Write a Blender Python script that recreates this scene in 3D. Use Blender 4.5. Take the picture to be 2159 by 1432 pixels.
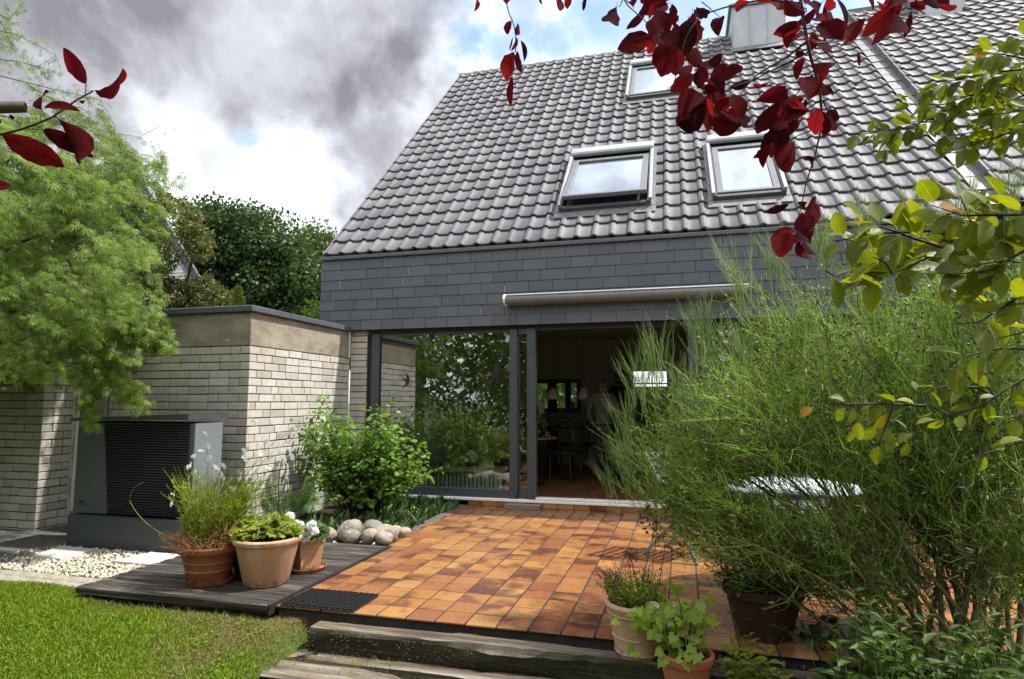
import bpy, math, random
import numpy as np
from mathutils import Vector, Matrix
random.seed(7); rng = np.random.default_rng(7)
S = bpy.context.scene
for o in list(bpy.data.objects): bpy.data.objects.remove(o)
C = S.collection
A = np.array
# ------------------------------------------------------------------ camera
W0, H0, FPX = 2159, 1432, 1322.85
YAW, PITCH = math.radians(-15.114), math.radians(5.608)
P0 = A([3.8498, -7.5788, 1.2935])
FW = A([math.sin(YAW)*math.cos(PITCH), math.cos(YAW)*math.cos(PITCH), math.sin(PITCH)])
RT = A([math.cos(YAW), -math.sin(YAW), 0.0]); UP = np.cross(RT, FW)
cd = bpy.data.cameras.new('camera'); cam = bpy.data.objects.new('camera', cd); C.objects.link(cam)
cd.sensor_width = 36; cd.lens = 36*FPX/W0; cd.clip_start = .02; cd.clip_end = 3000
cam.matrix_world = Matrix([[float(c) for c in (RT[i], UP[i], -FW[i], P0[i])] for i in range(3)]+[[0, 0, 0, 1]])
S.camera = cam
def ray(u, v): return FW + RT*(u-W0/2)/FPX - UP*(v-H0/2)/FPX
def px(P):
    d = np.asarray(P)-P0; z = d @ FW; return np.stack([W0/2+FPX*(d @ RT)/z, H0/2-FPX*(d @ UP)/z], -1)
def at(u, v, d): return P0 + ray(u, v)*d                       # a point d metres in front of the lens
def on(u, v, ax, val):                                          # a point on the plane x / y / z = val
    r = ray(u, v); return P0 + r*((val-P0[ax])/r[ax])
# ------------------------------------------------------------------ sky, sun, exposure
SUN = A([.50, .13, .86]); SUN /= np.linalg.norm(SUN)
S.view_settings.view_transform = 'Standard'; S.view_settings.look = 'None'
S.view_settings.exposure = 1.2; S.view_settings.gamma = 1; S.view_settings.use_curve_mapping = False
S.cycles.use_denoising = True
S.cycles.max_bounces = 10; S.cycles.diffuse_bounces = 4; S.cycles.transparent_max_bounces = 16
S.cycles.sample_clamp_indirect = 6
sl = bpy.data.lights.new('sun', 'SUN'); sl.energy = 3.5; sl.angle = math.radians(1.5); sl.color = (1, .96, .90)
so = bpy.data.objects.new('sun', sl); C.objects.link(so)
so.rotation_euler = Vector(-SUN).to_track_quat('-Z', 'Y').to_euler(); so.location = (20, 5, 30)
class NT:
    """small helper round a node tree"""
    def __init__(s, tree): s.t = tree; s.n = tree.nodes; s.l = tree.links
    def node(s, ty, **k):
        n = s.n.new(ty)
        for a, b in k.items(): setattr(n, a, b)
        return n
    def put(s, sock, val):
        if isinstance(val, bpy.types.NodeSocket): s.l.new(val, sock)
        elif isinstance(val, (tuple, list)) and len(val) == 3 and sock.type == 'RGBA': sock.default_value = (*val, 1)
        else: sock.default_value = val
    def math(s, op, a, b=0.0, c=0.0, clamp=False):
        n = s.node('ShaderNodeMath', operation=op, use_clamp=clamp)
        for i, x in enumerate((a, b, c)): s.put(n.inputs[i], x)
        return n.outputs[0]
    def vmath(s, op, a, b=(0, 0, 0), scale=None):
        n = s.node('ShaderNodeVectorMath', operation=op)
        s.put(n.inputs[0], a); s.put(n.inputs[1], b)
        if scale is not None: s.put(n.inputs['Scale'], scale)
        return n.outputs['Value'] if op in ('DISTANCE', 'LENGTH', 'DOT_PRODUCT') else n.outputs[0]
    def noise(s, vec=None, scale=5, detail=4, rough=.55, w=None, dist=0, out='Fac'):
        n = s.node('ShaderNodeTexNoise', noise_dimensions='4D' if w is not None else '3D')
        if vec is not None: s.put(n.inputs['Vector'], vec)
        if w is not None: s.put(n.inputs['W'], w)
        s.put(n.inputs['Scale'], scale); s.put(n.inputs['Detail'], detail); s.put(n.inputs['Roughness'], rough); s.put(n.inputs['Distortion'], dist)
        return n.outputs['Fac' if out == 'Fac' else 'Color']
    def ramp(s, fac, stops, interp='LINEAR'):
        n = s.node('ShaderNodeValToRGB'); cr = n.color_ramp; cr.interpolation = interp
        while len(cr.elements) < len(stops): cr.elements.new(.5)
        for e, (p, c) in zip(cr.elements, stops):
            e.position = p; e.color = (*c, 1) if isinstance(c, (tuple, list)) else (c, c, c, 1)
        s.put(n.inputs[0], fac); return n.outputs[0]
    def mix(s, fac, a, b, blend='MIX'):
        n = s.node('ShaderNodeMix', data_type='RGBA', blend_type=blend)
        s.put(n.inputs[0], fac); s.put(n.inputs[6], a); s.put(n.inputs[7], b); return n.outputs[2]
    def mapr(s, v, a, b, c=0.0, d=1.0, smooth=True):
        n = s.node('ShaderNodeMapRange', interpolation_type='SMOOTHSTEP' if smooth else 'LINEAR')
        for i, x in enumerate((v, a, b, c, d)): s.put(n.inputs[i], x)
        return n.outputs[0]
    def bump(s, h, strength=.3, dist=.01):
        n = s.node('ShaderNodeBump'); s.put(n.inputs['Height'], h); n.inputs['Strength'].default_value = strength; n.inputs['Distance'].default_value = dist
        return n.outputs[0]
    def obj(s): return s.node('ShaderNodeTexCoord').outputs['Object']
    def pos(s): return s.node('ShaderNodeNewGeometry').outputs['Position']
    def rnd(s):
        a = s.node('ShaderNodeObjectInfo').outputs['Random']; b = s.node('ShaderNodeNewGeometry').outputs['Random Per Island']
        return s.math('FRACT', s.math('ADD', a, b))
    def attr(s, name): return s.node('ShaderNodeAttribute', attribute_name=name).outputs['Fac']
    def scale(s, vec, sc):
        n = s.node('ShaderNodeMapping'); s.put(n.inputs[0], vec); n.inputs['Scale'].default_value = sc; return n.outputs[0]
world = bpy.data.worlds.new('World'); S.world = world; world.use_nodes = True
wn = NT(world.node_tree); wn.n.clear()
sky = wn.node('ShaderNodeTexSky', sky_type='NISHITA', sun_disc=False)
sky.sun_elevation = math.asin(SUN[2]); sky.sun_rotation = math.atan2(SUN[0], SUN[1])
gen = wn.node('ShaderNodeTexCoord').outputs['Generated']
sep = wn.node('ShaderNodeSeparateXYZ'); wn.l.new(gen, sep.inputs[0])
den = wn.math('MAXIMUM', wn.math('ADD', sep.outputs[2], .22), .08)
pl = wn.node('ShaderNodeCombineXYZ'); wn.l.new(wn.math('DIVIDE', sep.outputs[0], den), pl.inputs[0]); wn.l.new(wn.math('DIVIDE', sep.outputs[1], den), pl.inputs[1])
warp = wn.vmath('ADD', gen, wn.vmath('SCALE', wn.vmath('SUBTRACT', wn.noise(gen, 4.5, 6, .6, out='Color'), (.5, .5, .5)), scale=.26))
def blobs(lst, soft=.6):
    tot = None
    for (u, v, r, k) in lst:
        d = ray(u, v); d /= np.linalg.norm(d)
        b = wn.mapr(wn.vmath('DISTANCE', warp, tuple(d)), r*(1+soft), r*(1-soft), 0, k)
        tot = b if tot is None else wn.math('MAXIMUM', tot, b)
    return tot
darkb = blobs([(200, 30, .085, .75), (330, 70, .10, .95), (480, 70, .11, 1), (620, 100, .115, 1), (760, 90, .10, .95), (860, 30, .075, .7), (600, 190, .05, .75), (720, 180, .06, .8), (800, 230, .04, .3), (465, 335, .050, .55), (430, 375, .045, .42), (390, 215, .06, .5), (300, 300, .07, .4), (750, 300, .07, .33), (640, 440, .09, .42), (560, 400, .05, .45), (700, 420, .06, .42), (560, -350, .30, .9), (-300, -250, .2, .7)])
n1 = wn.noise(pl.outputs[0], 1.7, 8, .58)
n2 = wn.noise(pl.outputs[0], 4.2, 7, .6)
n3 = wn.noise(wn.vmath('ADD', gen, wn.vmath('SCALE', wn.noise(gen, 2.5, 3, out='Color'), scale=.25)), 5.2, 9, .56)
dk = wn.math('ADD', wn.math('MULTIPLY', darkb, wn.mapr(n3, .28, .70, .45, 1.0)), wn.mapr(wn.math('ADD', wn.math('MULTIPLY', n1, .55), wn.math('MULTIPLY', n3, .45)), .43, .66, 0, .5), clamp=True)
cloud = wn.ramp(dk, [(0, (1.05, 1.05, 1.07)), (.13, (.70, .72, .75)), (.3, (.43, .445, .48)), (.55, (.28, .285, .31)), (.8, (.19, .19, .212)), (1, (.145, .143, .16))])
blueb = blobs([(1030, 95, .035, 1), (1150, 70, .05, 1), (1235, 30, .06, 1), (1310, 60, .03, .8), (1090, 115, .045, .9), (1480, 30, .08, .8), (1760, 15, .1, 1), (1300, -200, .2, .8), (2100, -260, .3, .8), (510, 250, .016, .6), (620, 455, .014, .7)], .7)
bl = wn.math('ADD', blueb, wn.mapr(wn.noise(pl.outputs[0], 2.3, 6, .5), .66, .8, 0, .8), clamp=True)
bg1 = wn.node('ShaderNodeBackground'); wn.l.new(sky.outputs[0], bg1.inputs[0]); bg1.inputs[1].default_value = .15
bg2 = wn.node('ShaderNodeBackground'); wn.l.new(cloud, bg2.inputs[0]); bg2.inputs[1].default_value = 1
mx = wn.node('ShaderNodeMixShader'); wn.l.new(bl, mx.inputs[0]); wn.l.new(bg2.outputs[0], mx.inputs[1]); wn.l.new(bg1.outputs[0], mx.inputs[2])
wo = wn.node('ShaderNodeOutputWorld'); wn.l.new(mx.outputs[0], wo.inputs[0])
# ------------------------------------------------------------------ mesh helpers
class MB:
    def __init__(s): s.V = []; s.F = []; s.T = []; s.n = 0
    def add(s, V, F, tint=0.0):
        V = np.asarray(V, float).reshape(-1, 3)
        by = {}
        for f in F: by.setdefault(len(f), []).append(f)
        for k, fs in by.items(): s.F.append(np.asarray(fs, np.int64)+s.n)
        s.V.append(V); s.T.append(np.full(len(V), tint) if np.isscalar(tint) else np.asarray(tint, float)); s.n += len(V); return s
    def inst(s, tV, tF, M, P, tint=None):
        N = len(P); tV = np.asarray(tV, float); nv = len(tV)
        V = np.einsum('nij,vj->nvi', M, tV)+np.asarray(P)[:, None, :]
        by = {}
        for f in tF: by.setdefault(len(f), []).append(f)
        for k, fs in by.items():
            a = np.asarray(fs, np.int64)[None]+(np.arange(N)*nv)[:, None, None]+s.n
            s.F.append(a.reshape(-1, k))
        s.V.append(V.reshape(-1, 3)); s.T.append(np.repeat(np.zeros(N) if tint is None else tint, nv)); s.n += N*nv; return s
    def box(s, x0, x1, y0, y1, z0, z1, c=0.0):
        if c <= 0:
            V = [(x, y, z) for z in (z0, z1) for y in (y0, y1) for x in (x0, x1)]
            return s.add(V, [(0, 2, 3, 1), (4, 5, 7, 6), (0, 1, 5, 4), (2, 6, 7, 3), (0, 4, 6, 2), (1, 3, 7, 5)])
        V = []; X = (x0, x1); Y = (y0, y1); Z = (z0, z1)      # bevelled box: 24 vertices
        idx = {}
        for i in (0, 1):
            for j in (0, 1):
                for k in (0, 1):
                    sx, sy, sz = (1-2*i)*c, (1-2*j)*c, (1-2*k)*c
                    for a, dd in (('x', (0, sy, sz)), ('y', (sx, 0, sz)), ('z', (sx, sy, 0))):
                        idx[i, j, k, a] = len(V); V.append((X[i]+dd[0], Y[j]+dd[1], Z[k]+dd[2]))
        F = []
        for i in (0, 1):
            q = [idx[i, j, k, 'x'] for j, k in ((0, 0), (1, 0), (1, 1), (0, 1))]; F.append(q if i else q[::-1])
            q = [idx[j, i, k, 'y'] for j, k in ((0, 0), (1, 0), (1, 1), (0, 1))]; F.append(q[::-1] if i else q)
            q = [idx[j, k, i, 'z'] for j, k in ((0, 0), (1, 0), (1, 1), (0, 1))]; F.append(q if i else q[::-1])
        cen = A([(x0+x1)/2, (y0+y1)/2, (z0+z1)/2]); VV = A(V)
        def fix(q):
            p = VV[list(q)]; n = np.cross(p[1]-p[0], p[2]-p[0]); return tuple(q) if n@(p.mean(0)-cen) > 0 else tuple(q[::-1])
        for j in (0, 1):
            for k in (0, 1):
                F.append(fix([idx[0, j, k, 'y'], idx[1, j, k, 'y'], idx[1, j, k, 'z'], idx[0, j, k, 'z']]))
                F.append(fix([idx[j, 0, k, 'x'], idx[j, 1, k, 'x'], idx[j, 1, k, 'z'], idx[j, 0, k, 'z']]))
                F.append(fix([idx[j, k, 0, 'x'], idx[j, k, 1, 'x'], idx[j, k, 1, 'y'], idx[j, k, 0, 'y']]))
        for i in (0, 1):
            for j in (0, 1):
                for k in (0, 1): F.append(fix([idx[i, j, k, a] for a in 'xyz']))
        return s.add(V, F)
    def tube(s, pts, rad, n=6, tint=0.0, cap=True):
        P = A(pts, float); m = len(P)
        R = np.full(m, rad) if np.isscalar(rad) else A(rad, float)
        T = np.gradient(P, axis=0); T /= np.linalg.norm(T, axis=1)[:, None]+1e-12
        ref = A([0, 0, 1.]) if abs(T[0, 2]) < .9 else A([1., 0, 0])
        V = []
        for i in range(m):
            x = np.cross(T[i], ref); x /= np.linalg.norm(x)+1e-12; y = np.cross(T[i], x); ref = -np.cross(T[i], x) if False else np.cross(x, T[i])
            for a in range(n):
                t = 2*math.pi*a/n; V.append(P[i]+R[i]*(x*math.cos(t)+y*math.sin(t)))
        F = [(i*n+a, i*n+(a+1) % n, (i+1)*n+(a+1) % n, (i+1)*n+a) for i in range(m-1) for a in range(n)]
        if cap: F += [tuple(range(n))[::-1], tuple((m-1)*n+a for a in range(n))]
        return s.add(V, F, tint)
    def bar(s, p, q, w, h, up=(0, 0, 1)):
        p, q = A(p, float), A(q, float); d = q-p; d /= np.linalg.norm(d); u = A(up, float); x = np.cross(d, u); x /= np.linalg.norm(x); u = np.cross(x, d)
        V = [e+x*a*w/2+u*b*h/2 for e in (p, q) for a, b in ((-1, -1), (1, -1), (1, 1), (-1, 1))]
        return s.add(V, [(0, 1, 2, 3), (7, 6, 5, 4), (0, 4, 5, 1), (1, 5, 6, 2), (2, 6, 7, 3), (3, 7, 4, 0)])
    def lathe(s, prof, cx=0, cy=0, cz=0, n=40, sq=None):
        V = []
        for r, z in prof:
            for a in range(n):
                t = 2*math.pi*a/n; V.append((cx+r*math.cos(t), cy+r*math.sin(t), cz+z))
        m = len(prof)
        F = [(i*n+a, i*n+(a+1) % n, (i+1)*n+(a+1) % n, (i+1)*n+a) for i in range(m-1) for a in range(n)]
        F += [tuple(range(n))[::-1], tuple((m-1)*n+a for a in range(n))]
        return s.add(V, F)
    def mesh(s, name, mat=None, smooth=False, off=(0, 0, 0)):
        me = bpy.data.meshes.new(name)
        V = np.concatenate(s.V)-np.asarray(off)
        me.vertices.add(len(V)); me.vertices.foreach_set('co', V.astype(np.float32).ravel())
        tot = A([], np.int64); sizes = []
        tot = np.concatenate([f.ravel() for f in s.F]); sizes = np.concatenate([np.full(len(f), f.shape[1]) for f in s.F])
        me.loops.add(len(tot)); me.loops.foreach_set('vertex_index', tot.astype(np.int32))
        me.polygons.add(len(sizes)); st = np.concatenate([[0], np.cumsum(sizes)[:-1]])
        me.polygons.foreach_set('loop_start', st.astype(np.int32)); me.polygons.foreach_set('loop_total', sizes.astype(np.int32))
        me.polygons.foreach_set('use_smooth', np.full(len(sizes), bool(smooth)))
        T = np.concatenate(s.T)
        if np.any(T != 0):
            at_ = me.attributes.new('tint', 'FLOAT', 'POINT'); at_.data.foreach_set('value', T.astype(np.float32))
        me.update(); me.validate()
        if mat: me.materials.append(mat)
        return me
    def obj(s, name, mat=None, parent=None, smooth=False, kind=None, label=None, autos=None):
        off = woff(parent)
        o = bpy.data.objects.new(name, s.mesh(name, mat, smooth, off)); C.objects.link(o)
        if parent: o.parent = parent
        if kind: o['kind'] = kind
        if label: o['label'] = label
        if autos:
            try: o.data.set_sharp_from_angle(angle=math.radians(autos))
            except Exception: pass
        return o
def woff(p):
    v = A([0., 0, 0])
    while p: v = v+A(p.location); p = p.parent
    return v
def thing(name, label, cat, loc=(0, 0, 0), group=None, kind=None):
    o = bpy.data.objects.new(name, None); C.objects.link(o); o.location = tuple(float(x) for x in loc); o.empty_display_size = .1
    o['label'] = label; o['category'] = cat
    if group: o['group'] = group
    if kind: o['kind'] = kind
    return o
def tag(o, label, cat, group=None):
    o['label'] = label; o['category'] = cat
    if group: o['group'] = group
    return o
def recentre(o):
    me = o.data; n = len(me.vertices); co = np.empty(n*3, np.float32); me.vertices.foreach_get('co', co); co = co.reshape(-1, 3)
    c = A([co[:, 0].mean(), co[:, 1].mean(), co[:, 2].min()]); me.vertices.foreach_set('co', (co-c).ravel()); me.update()
    o.location = tuple(A(o.location)+c); return o
def place(name, me, parent, M):
    o = bpy.data.objects.new(name, me); C.objects.link(o)
    if parent: o.parent = parent; off = woff(parent); M = Matrix.Translation(Vector(-off)) @ M
    o.matrix_basis = M; return o
def m4(M3, p): return Matrix(((*M3[0], p[0]), (*M3[1], p[1]), (*M3[2], p[2]), (0, 0, 0, 1)))
def norm(a): return a/(np.linalg.norm(a, axis=-1, keepdims=True)+1e-12)
def frames(D, Nn, L, Wd):
    y = norm(D); z = norm(Nn-(Nn*y).sum(1, keepdims=True)*y); x = np.cross(y, z)
    return np.stack([x*Wd[:, None], y*L[:, None], z*L[:, None]], -1)
def bez(a, b, c, n=8):
    t = np.linspace(0, 1, n)[:, None]; return (1-t)**2*a+2*t*(1-t)*b+t*t*c
def poly(pts, n=12):
    P = A(pts, float); d = np.concatenate([[0], np.cumsum(np.linalg.norm(np.diff(P, axis=0), axis=1))]); t = np.linspace(0, d[-1], n)
    return np.stack([np.interp(t, d, P[:, i]) for i in range(3)], 1)
# ------------------------------------------------------------------ materials
def mat(name, col=None, rough=.6, metal=0, spec=.5, fn=None):
    m = bpy.data.materials.new(name); m.use_nodes = True; t = NT(m.node_tree)
    b = t.n['Principled BSDF']; b.inputs['Roughness'].default_value = rough; b.inputs['Metallic'].default_value = metal; b.inputs['Specular IOR Level'].default_value = spec
    if col is not None: b.inputs['Base Color'].default_value = (*col, 1)
    if fn: fn(t, b)
    return m
def plain(name, col, rough=.5, metal=0, var=.15, sc=6, spec=.5, bump=0, bsc=60):
    def f(t, b):
        p = t.obj(); n = t.noise(p, sc, 5); c0 = tuple(x*(1-var) for x in col); c1 = tuple(min(1, x*(1+var)) for x in col)
        t.put(b.inputs['Base Color'], t.ramp(n, [(.3, c0), (.7, c1)]))
        t.put(b.inputs['Roughness'], t.mapr(t.noise(p, sc*3, 4), .3, .7, max(.02, rough-.08), min(1, rough+.08)))
        if bump: t.put(b.inputs['Normal'], t.bump(t.noise(p, bsc, 4), bump, .003))
    return mat(name, None, rough, metal, spec, f)
def f_brick(t, b):
    r = t.rnd(); p = t.obj()
    c = t.ramp(r, [(0, (.35, .322, .285)), (.3, (.46, .43, .385)), (.6, (.505, .475, .432)), (.85, (.41, .382, .34)), (1, (.54, .515, .48))])
    n = t.noise(p, 9, 5, .65, w=t.math('MULTIPLY', r, 40)); c = t.mix(t.mapr(n, .35, .75, 0, .38), c, (.24, .21, .165))
    sp = t.noise(p, 90, 2, .5, w=t.math('MULTIPLY', r, 9)); c = t.mix(t.mapr(sp, .66, .74, 0, .5), c, (.16, .12, .08))
    wp = t.pos(); st = t.noise(t.scale(wp, (5, 5, .45)), 1.6, 4); c = t.mix(t.mapr(st, .52, .78, 0, .35), c, (.26, .20, .14))
    t.put(b.inputs['Base Color'], c)
    comb = t.noise(t.scale(p, (8, 8, 260)), 1.0, 3); h = t.math('ADD', t.math('MULTIPLY', comb, .4), t.math('MULTIPLY', t.noise(p, 45, 4, .7), .8))
    t.put(b.inputs['Normal'], t.bump(h, .5, .003))
BRICK = mat('cream_brick', None, .85, fn=f_brick, spec=.25)
MORTAR = plain('brown_mortar', (.085, .058, .042), .95, var=.3, sc=25, bump=.5)
def f_beam(t, b):
    p = t.pos(); n = t.noise(t.scale(p, (1.5, 1.5, 3.2)), 2.4, 7, .7); n2 = t.noise(p, 26, 5, .7); n3 = t.noise(t.scale(p, (2, 2, 60)), 1.5, 3)
    c = t.ramp(n, [(.3, (.165, .138, .103)), (.5, (.25, .215, .165)), (.7, (.34, .30, .24))])
    c = t.mix(t.mapr(n2, .56, .74, 0, .45), c, (.15, .11, .075)); c = t.mix(t.mapr(n3, .6, .72, 0, .2), c, (.16, .13, .09))
    drip = t.mapr(t.noise(t.scale(p, (7, 7, .6)), 1.2, 4), .6, .75, 0, .3); c = t.mix(drip, c, (.19, .15, .10))
    t.put(b.inputs['Base Color'], c); t.put(b.inputs['Normal'], t.bump(t.math('ADD', n3, n2), .45, .006))
BEAM = mat('board_marked_concrete', None, .9, fn=f_beam, spec=.2)
def f_slate(t, b):
    r = t.rnd(); p = t.pos()
    c = t.ramp(r, [(0, (.070, .077, .097)), (.5, (.082, .090, .111)), (1, (.094, .102, .122))])
    n = t.noise(t.scale(p, (2, 2, 7)), 3, 6, .6); c = t.mix(t.mapr(n, .45, .8, 0, .4), c, (.13, .13, .14))
    t.put(b.inputs['Base Color'], c); t.put(b.inputs['Roughness'], t.mapr(n, .3, .7, .5, .68))
    t.put(b.inputs['Normal'], t.bump(t.noise(t.scale(p, (20, 20, 90)), 1, 4), .12, .004))
SLATE = mat('grey_fibre_slate', None, .6, fn=f_slate, spec=.4)
CHALK = plain('pale_slate_edge', (.30, .30, .31), .8, sc=30)
def f_rtile(t, b):
    r = t.rnd(); p = t.pos()
    c = t.ramp(r, [(0, (.102, .100, .116)), (.35, (.136, .131, .150)), (.65, (.166, .160, .178)), (1, (.118, .113, .124))])
    n = t.noise(p, 2.0, 6, .6); c = t.mix(t.mapr(n, .48, .78, 0, .5), c, (.130, .130, .122))
    n2 = t.noise(p, 38, 5, .7); c = t.mix(t.mapr(n2, .5, .72, 0, .42), c, (.068, .062, .062))
    n3 = t.noise(p, 120, 2); c = t.mix(t.mapr(n3, .68, .75, 0, .5), c, (.22, .22, .20))
    t.put(b.inputs['Base Color'], c); t.put(b.inputs['Roughness'], t.mapr(n2, .3, .7, .5, .7)); t.put(b.inputs['Normal'], t.bump(n2, .2, .003))
RTILE = mat('grey_roof_tile', None, .5, fn=f_rtile, spec=.2)
def f_ptile(t, b):
    r = t.rnd(); r2 = t.math('FRACT', t.math('MULTIPLY', r, 7.31)); p = t.obj(); w = t.math('MULTIPLY', r, 80)
    base = t.ramp(r, [(0, (.27, .118, .037)), (.2, (.335, .170, .054)), (.4, (.22, .080, .033)), (.6, (.295, .138, .043)), (.78, (.185, .071, .036)), (1, (.365, .195, .072))])
    dark = t.ramp(r2, [(0, (.055, .021, .015)), (.5, (.105, .034, .022)), (1, (.05, .028, .024))])
    fl = t.noise(p, 4.6, 2.5, .5, w=w); th = t.mapr(r2, 0, 1, .50, .76, smooth=False)
    m = t.mapr(t.math('SUBTRACT', fl, th), -.13, .06, 0, .86)
    c = t.mix(m, base, dark)
    fine = t.noise(p, 150, 3, .7, w=w); c = t.mix(t.mapr(fine, .40, .72, 0, .6), c, t.mix(.5, c, (.16, .05, .02)))
    wp = t.pos(); dirt = t.mapr(t.noise(wp, 2.4, 6, .65), .5, .8, 0, .3); c = t.mix(dirt, c, (.13, .08, .055))
    c = t.mix(t.mapr(t.noise(wp, 60, 3), .70, .78, 0, .6), c, (.10, .06, .04))
    t.put(b.inputs['Base Color'], c); t.put(b.inputs['Roughness'], t.mapr(t.noise(wp, 7, 5, .6), .3, .7, .2, .42))
    t.put(b.inputs['Normal'], t.bump(t.math('ADD', fine, t.math('MULTIPLY', fl, 2.)), .22, .002))
PTILE = mat('flamed_clay_tile', None, .4, fn=f_ptile, spec=.5)
GROUT = plain('dark_grout', (.022, .019, .017), .95, var=.45, sc=14, bump=.3)
def woodmat(name, stops, streak, moss=0, axis=0, rough=.85, pale=0):
    def f(t, b):
        p = t.pos(); r = t.rnd(); sc = [38, 38, 38]; sc[axis] = 1.6
        off = t.vmath('ADD', p, t.vmath('SCALE', (3.1, 7.7, 5.3), scale=r))
        g = t.noise(t.scale(off, sc), 1.0, 6, .68); sc2 = [14, 14, 14]; sc2[axis] = .9
        g2 = t.noise(t.scale(off, sc2), 1.0, 5, .6)
        c = t.ramp(t.math('ADD', t.math('MULTIPLY', g, .55), t.math('MULTIPLY', g2, .45)), stops)
        sc3 = [110, 110, 110]; sc3[axis] = 2.6
        fis = t.noise(t.scale(off, sc3), 1.0, 3, .5); c = t.mix(t.mapr(fis, .60, .70, 0, .75), c, streak)
        if pale: c = t.mix(t.math('MULTIPLY', t.mapr(g2, .52, .72, 0, .9), t.mapr(t.noise(off, 3.3, 5), .42, .62)), c, (.46, .43, .38))
        if moss:
            mm = t.math('MULTIPLY', t.mapr(t.noise(p, 9, 6, .7), .5, .66), t.mapr(t.noise(p, 2.6, 3), .42, .6, 0, moss)); c = t.mix(mm, c, t.ramp(t.noise(p, 40, 3), [(.3, (.05, .05, .012)), (.7, (.17, .13, .03))]))
        if moss:  # front faces: their shade painted in near black, with moss and rot tints
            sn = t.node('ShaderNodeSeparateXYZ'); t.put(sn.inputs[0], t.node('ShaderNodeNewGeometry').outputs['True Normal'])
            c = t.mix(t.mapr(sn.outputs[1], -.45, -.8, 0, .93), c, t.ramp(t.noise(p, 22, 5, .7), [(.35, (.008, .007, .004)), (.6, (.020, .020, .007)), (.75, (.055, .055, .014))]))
        t.put(b.inputs['Base Color'], c); t.put(b.inputs['Normal'], t.bump(t.math('ADD', g, t.math('MULTIPLY', fis, -1.2)), .8, .008))
    return mat(name, None, rough, fn=f, spec=.25)
DECK = woodmat('dark_deck_wood', [(.36, (.007, .006, .005)), (.47, (.026, .022, .018)), (.55, (.066, .057, .047)), (.65, (.22, .195, .16))], (.012, .010, .009))
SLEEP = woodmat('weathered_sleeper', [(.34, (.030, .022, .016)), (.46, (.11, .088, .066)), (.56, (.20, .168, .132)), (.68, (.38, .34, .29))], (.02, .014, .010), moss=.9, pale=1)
BLOCKW = woodmat('grey_wood_block', [(.25, (.12, .11, .10)), (.6, (.25, .23, .21)), (.85, (.36, .34, .31))], (.03, .025, .02))
SHELFW = woodmat('pale_sill_wood', [(.25, (.45, .40, .31)), (.8, (.60, .54, .43))], (.25, .2, .14), rough=.5)
TABLEW = woodmat('brown_table_wood', [(.25, (.22, .10, .035)), (.8, (.34, .17, .065))], (.12, .05, .02), rough=.35)
FRAME = plain('anthracite_frame', (.050, .055, .064), .42, var=.12, sc=10)
FRAME2 = plain('black_recess_paint', (.014, .015, .017), .5)
CAPM = plain('anthracite_metal', (.075, .082, .098), .45, .0, var=.12, sc=5)
ZINC = plain('zinc_sheet', (.33, .345, .37), .42, .25, var=.1, sc=4)
LEAD = plain('lead_flashing', (.15, .155, .165), .55, .2, var=.3, sc=10, bump=.3, bsc=25)
ALU = plain('grey_aluminium', (.27, .28, .295), .38, .35, var=.1)
ALUS = plain('mid_aluminium', (.15, .155, .165), .42, .3, var=.1)
ALUD = plain('dark_aluminium', (.085, .085, .09), .4, .3)
AWN = plain('awning_metal', (.17, .168, .165), .5, .1, var=.06)
WHITE = plain('white_paint', (.74, .73, .70), .45, var=.06)
PLAST = plain('room_plaster', (.40, .365, .30), .9, var=.05, sc=3)
CEIL = plain('ceiling_paint', (.42, .40, .36), .9, var=.04, sc=2)
BLACK = plain('black_lacquer', (.012, .011, .011), .35)
DARKW = plain('dark_stained_wood', (.02, .013, .010), .4, var=.3, sc=20)
RUBBER = plain('black_rubber', (.014, .014, .015), .55, var=.3, sc=40)
def f_pump(t, b):
    p = t.obj(); n = t.noise(p, 2.2, 5); t.put(b.inputs['Base Color'], t.ramp(n, [(.3, (.040, .046, .048)), (.7, (.056, .062, .065))])); t.put(b.inputs['Normal'], t.bump(t.noise(p, 420, 2), .12, .001))
PUMPG = mat('grey_powder_coat', None, .42, fn=f_pump)
PUMPD = plain('black_powder_coat', (.018, .021, .025), .38, var=.12, sc=6)
PUMPB = plain('blue_black_steel', (.030, .036, .044), .45, var=.12, sc=4)
PUMPS = plain('lit_side_grey', (.15, .165, .18), .4, var=.08, sc=3)  # lighter grey copy: light on the pump's right side painted in
GREYD = plain('grey_door_paint', (.20, .21, .19), .5, var=.08, sc=3)
def pot(name, c0, c1, bloom, amt, rough=.8):
    def f(t, b):
        p = t.obj(); n = t.noise(t.scale(p, (5, 5, 3)), 1.4, 6, .65); c = t.ramp(n, [(.3, c0), (.7, c1)])
        m = t.mapr(t.noise(t.scale(p, (9, 9, 3.2)), 1., 6, .7), .48, .74, 0, amt); c = t.mix(m, c, bloom)
        sp = t.mapr(t.noise(p, 70, 3), .66, .74, 0, .4); c = t.mix(sp, c, tuple(x*.45 for x in c0))
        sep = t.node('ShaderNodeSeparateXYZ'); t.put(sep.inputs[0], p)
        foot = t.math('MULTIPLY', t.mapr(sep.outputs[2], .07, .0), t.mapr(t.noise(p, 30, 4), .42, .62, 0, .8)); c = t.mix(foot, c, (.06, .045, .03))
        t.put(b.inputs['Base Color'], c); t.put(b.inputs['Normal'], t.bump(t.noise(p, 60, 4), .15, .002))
    return mat(name, None, rough, fn=f, spec=.3)
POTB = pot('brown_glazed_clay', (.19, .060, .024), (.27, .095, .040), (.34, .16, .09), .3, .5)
POTT = pot('pale_terracotta', (.40, .20, .115), (.50, .28, .17), (.52, .41, .32), .75)
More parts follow.
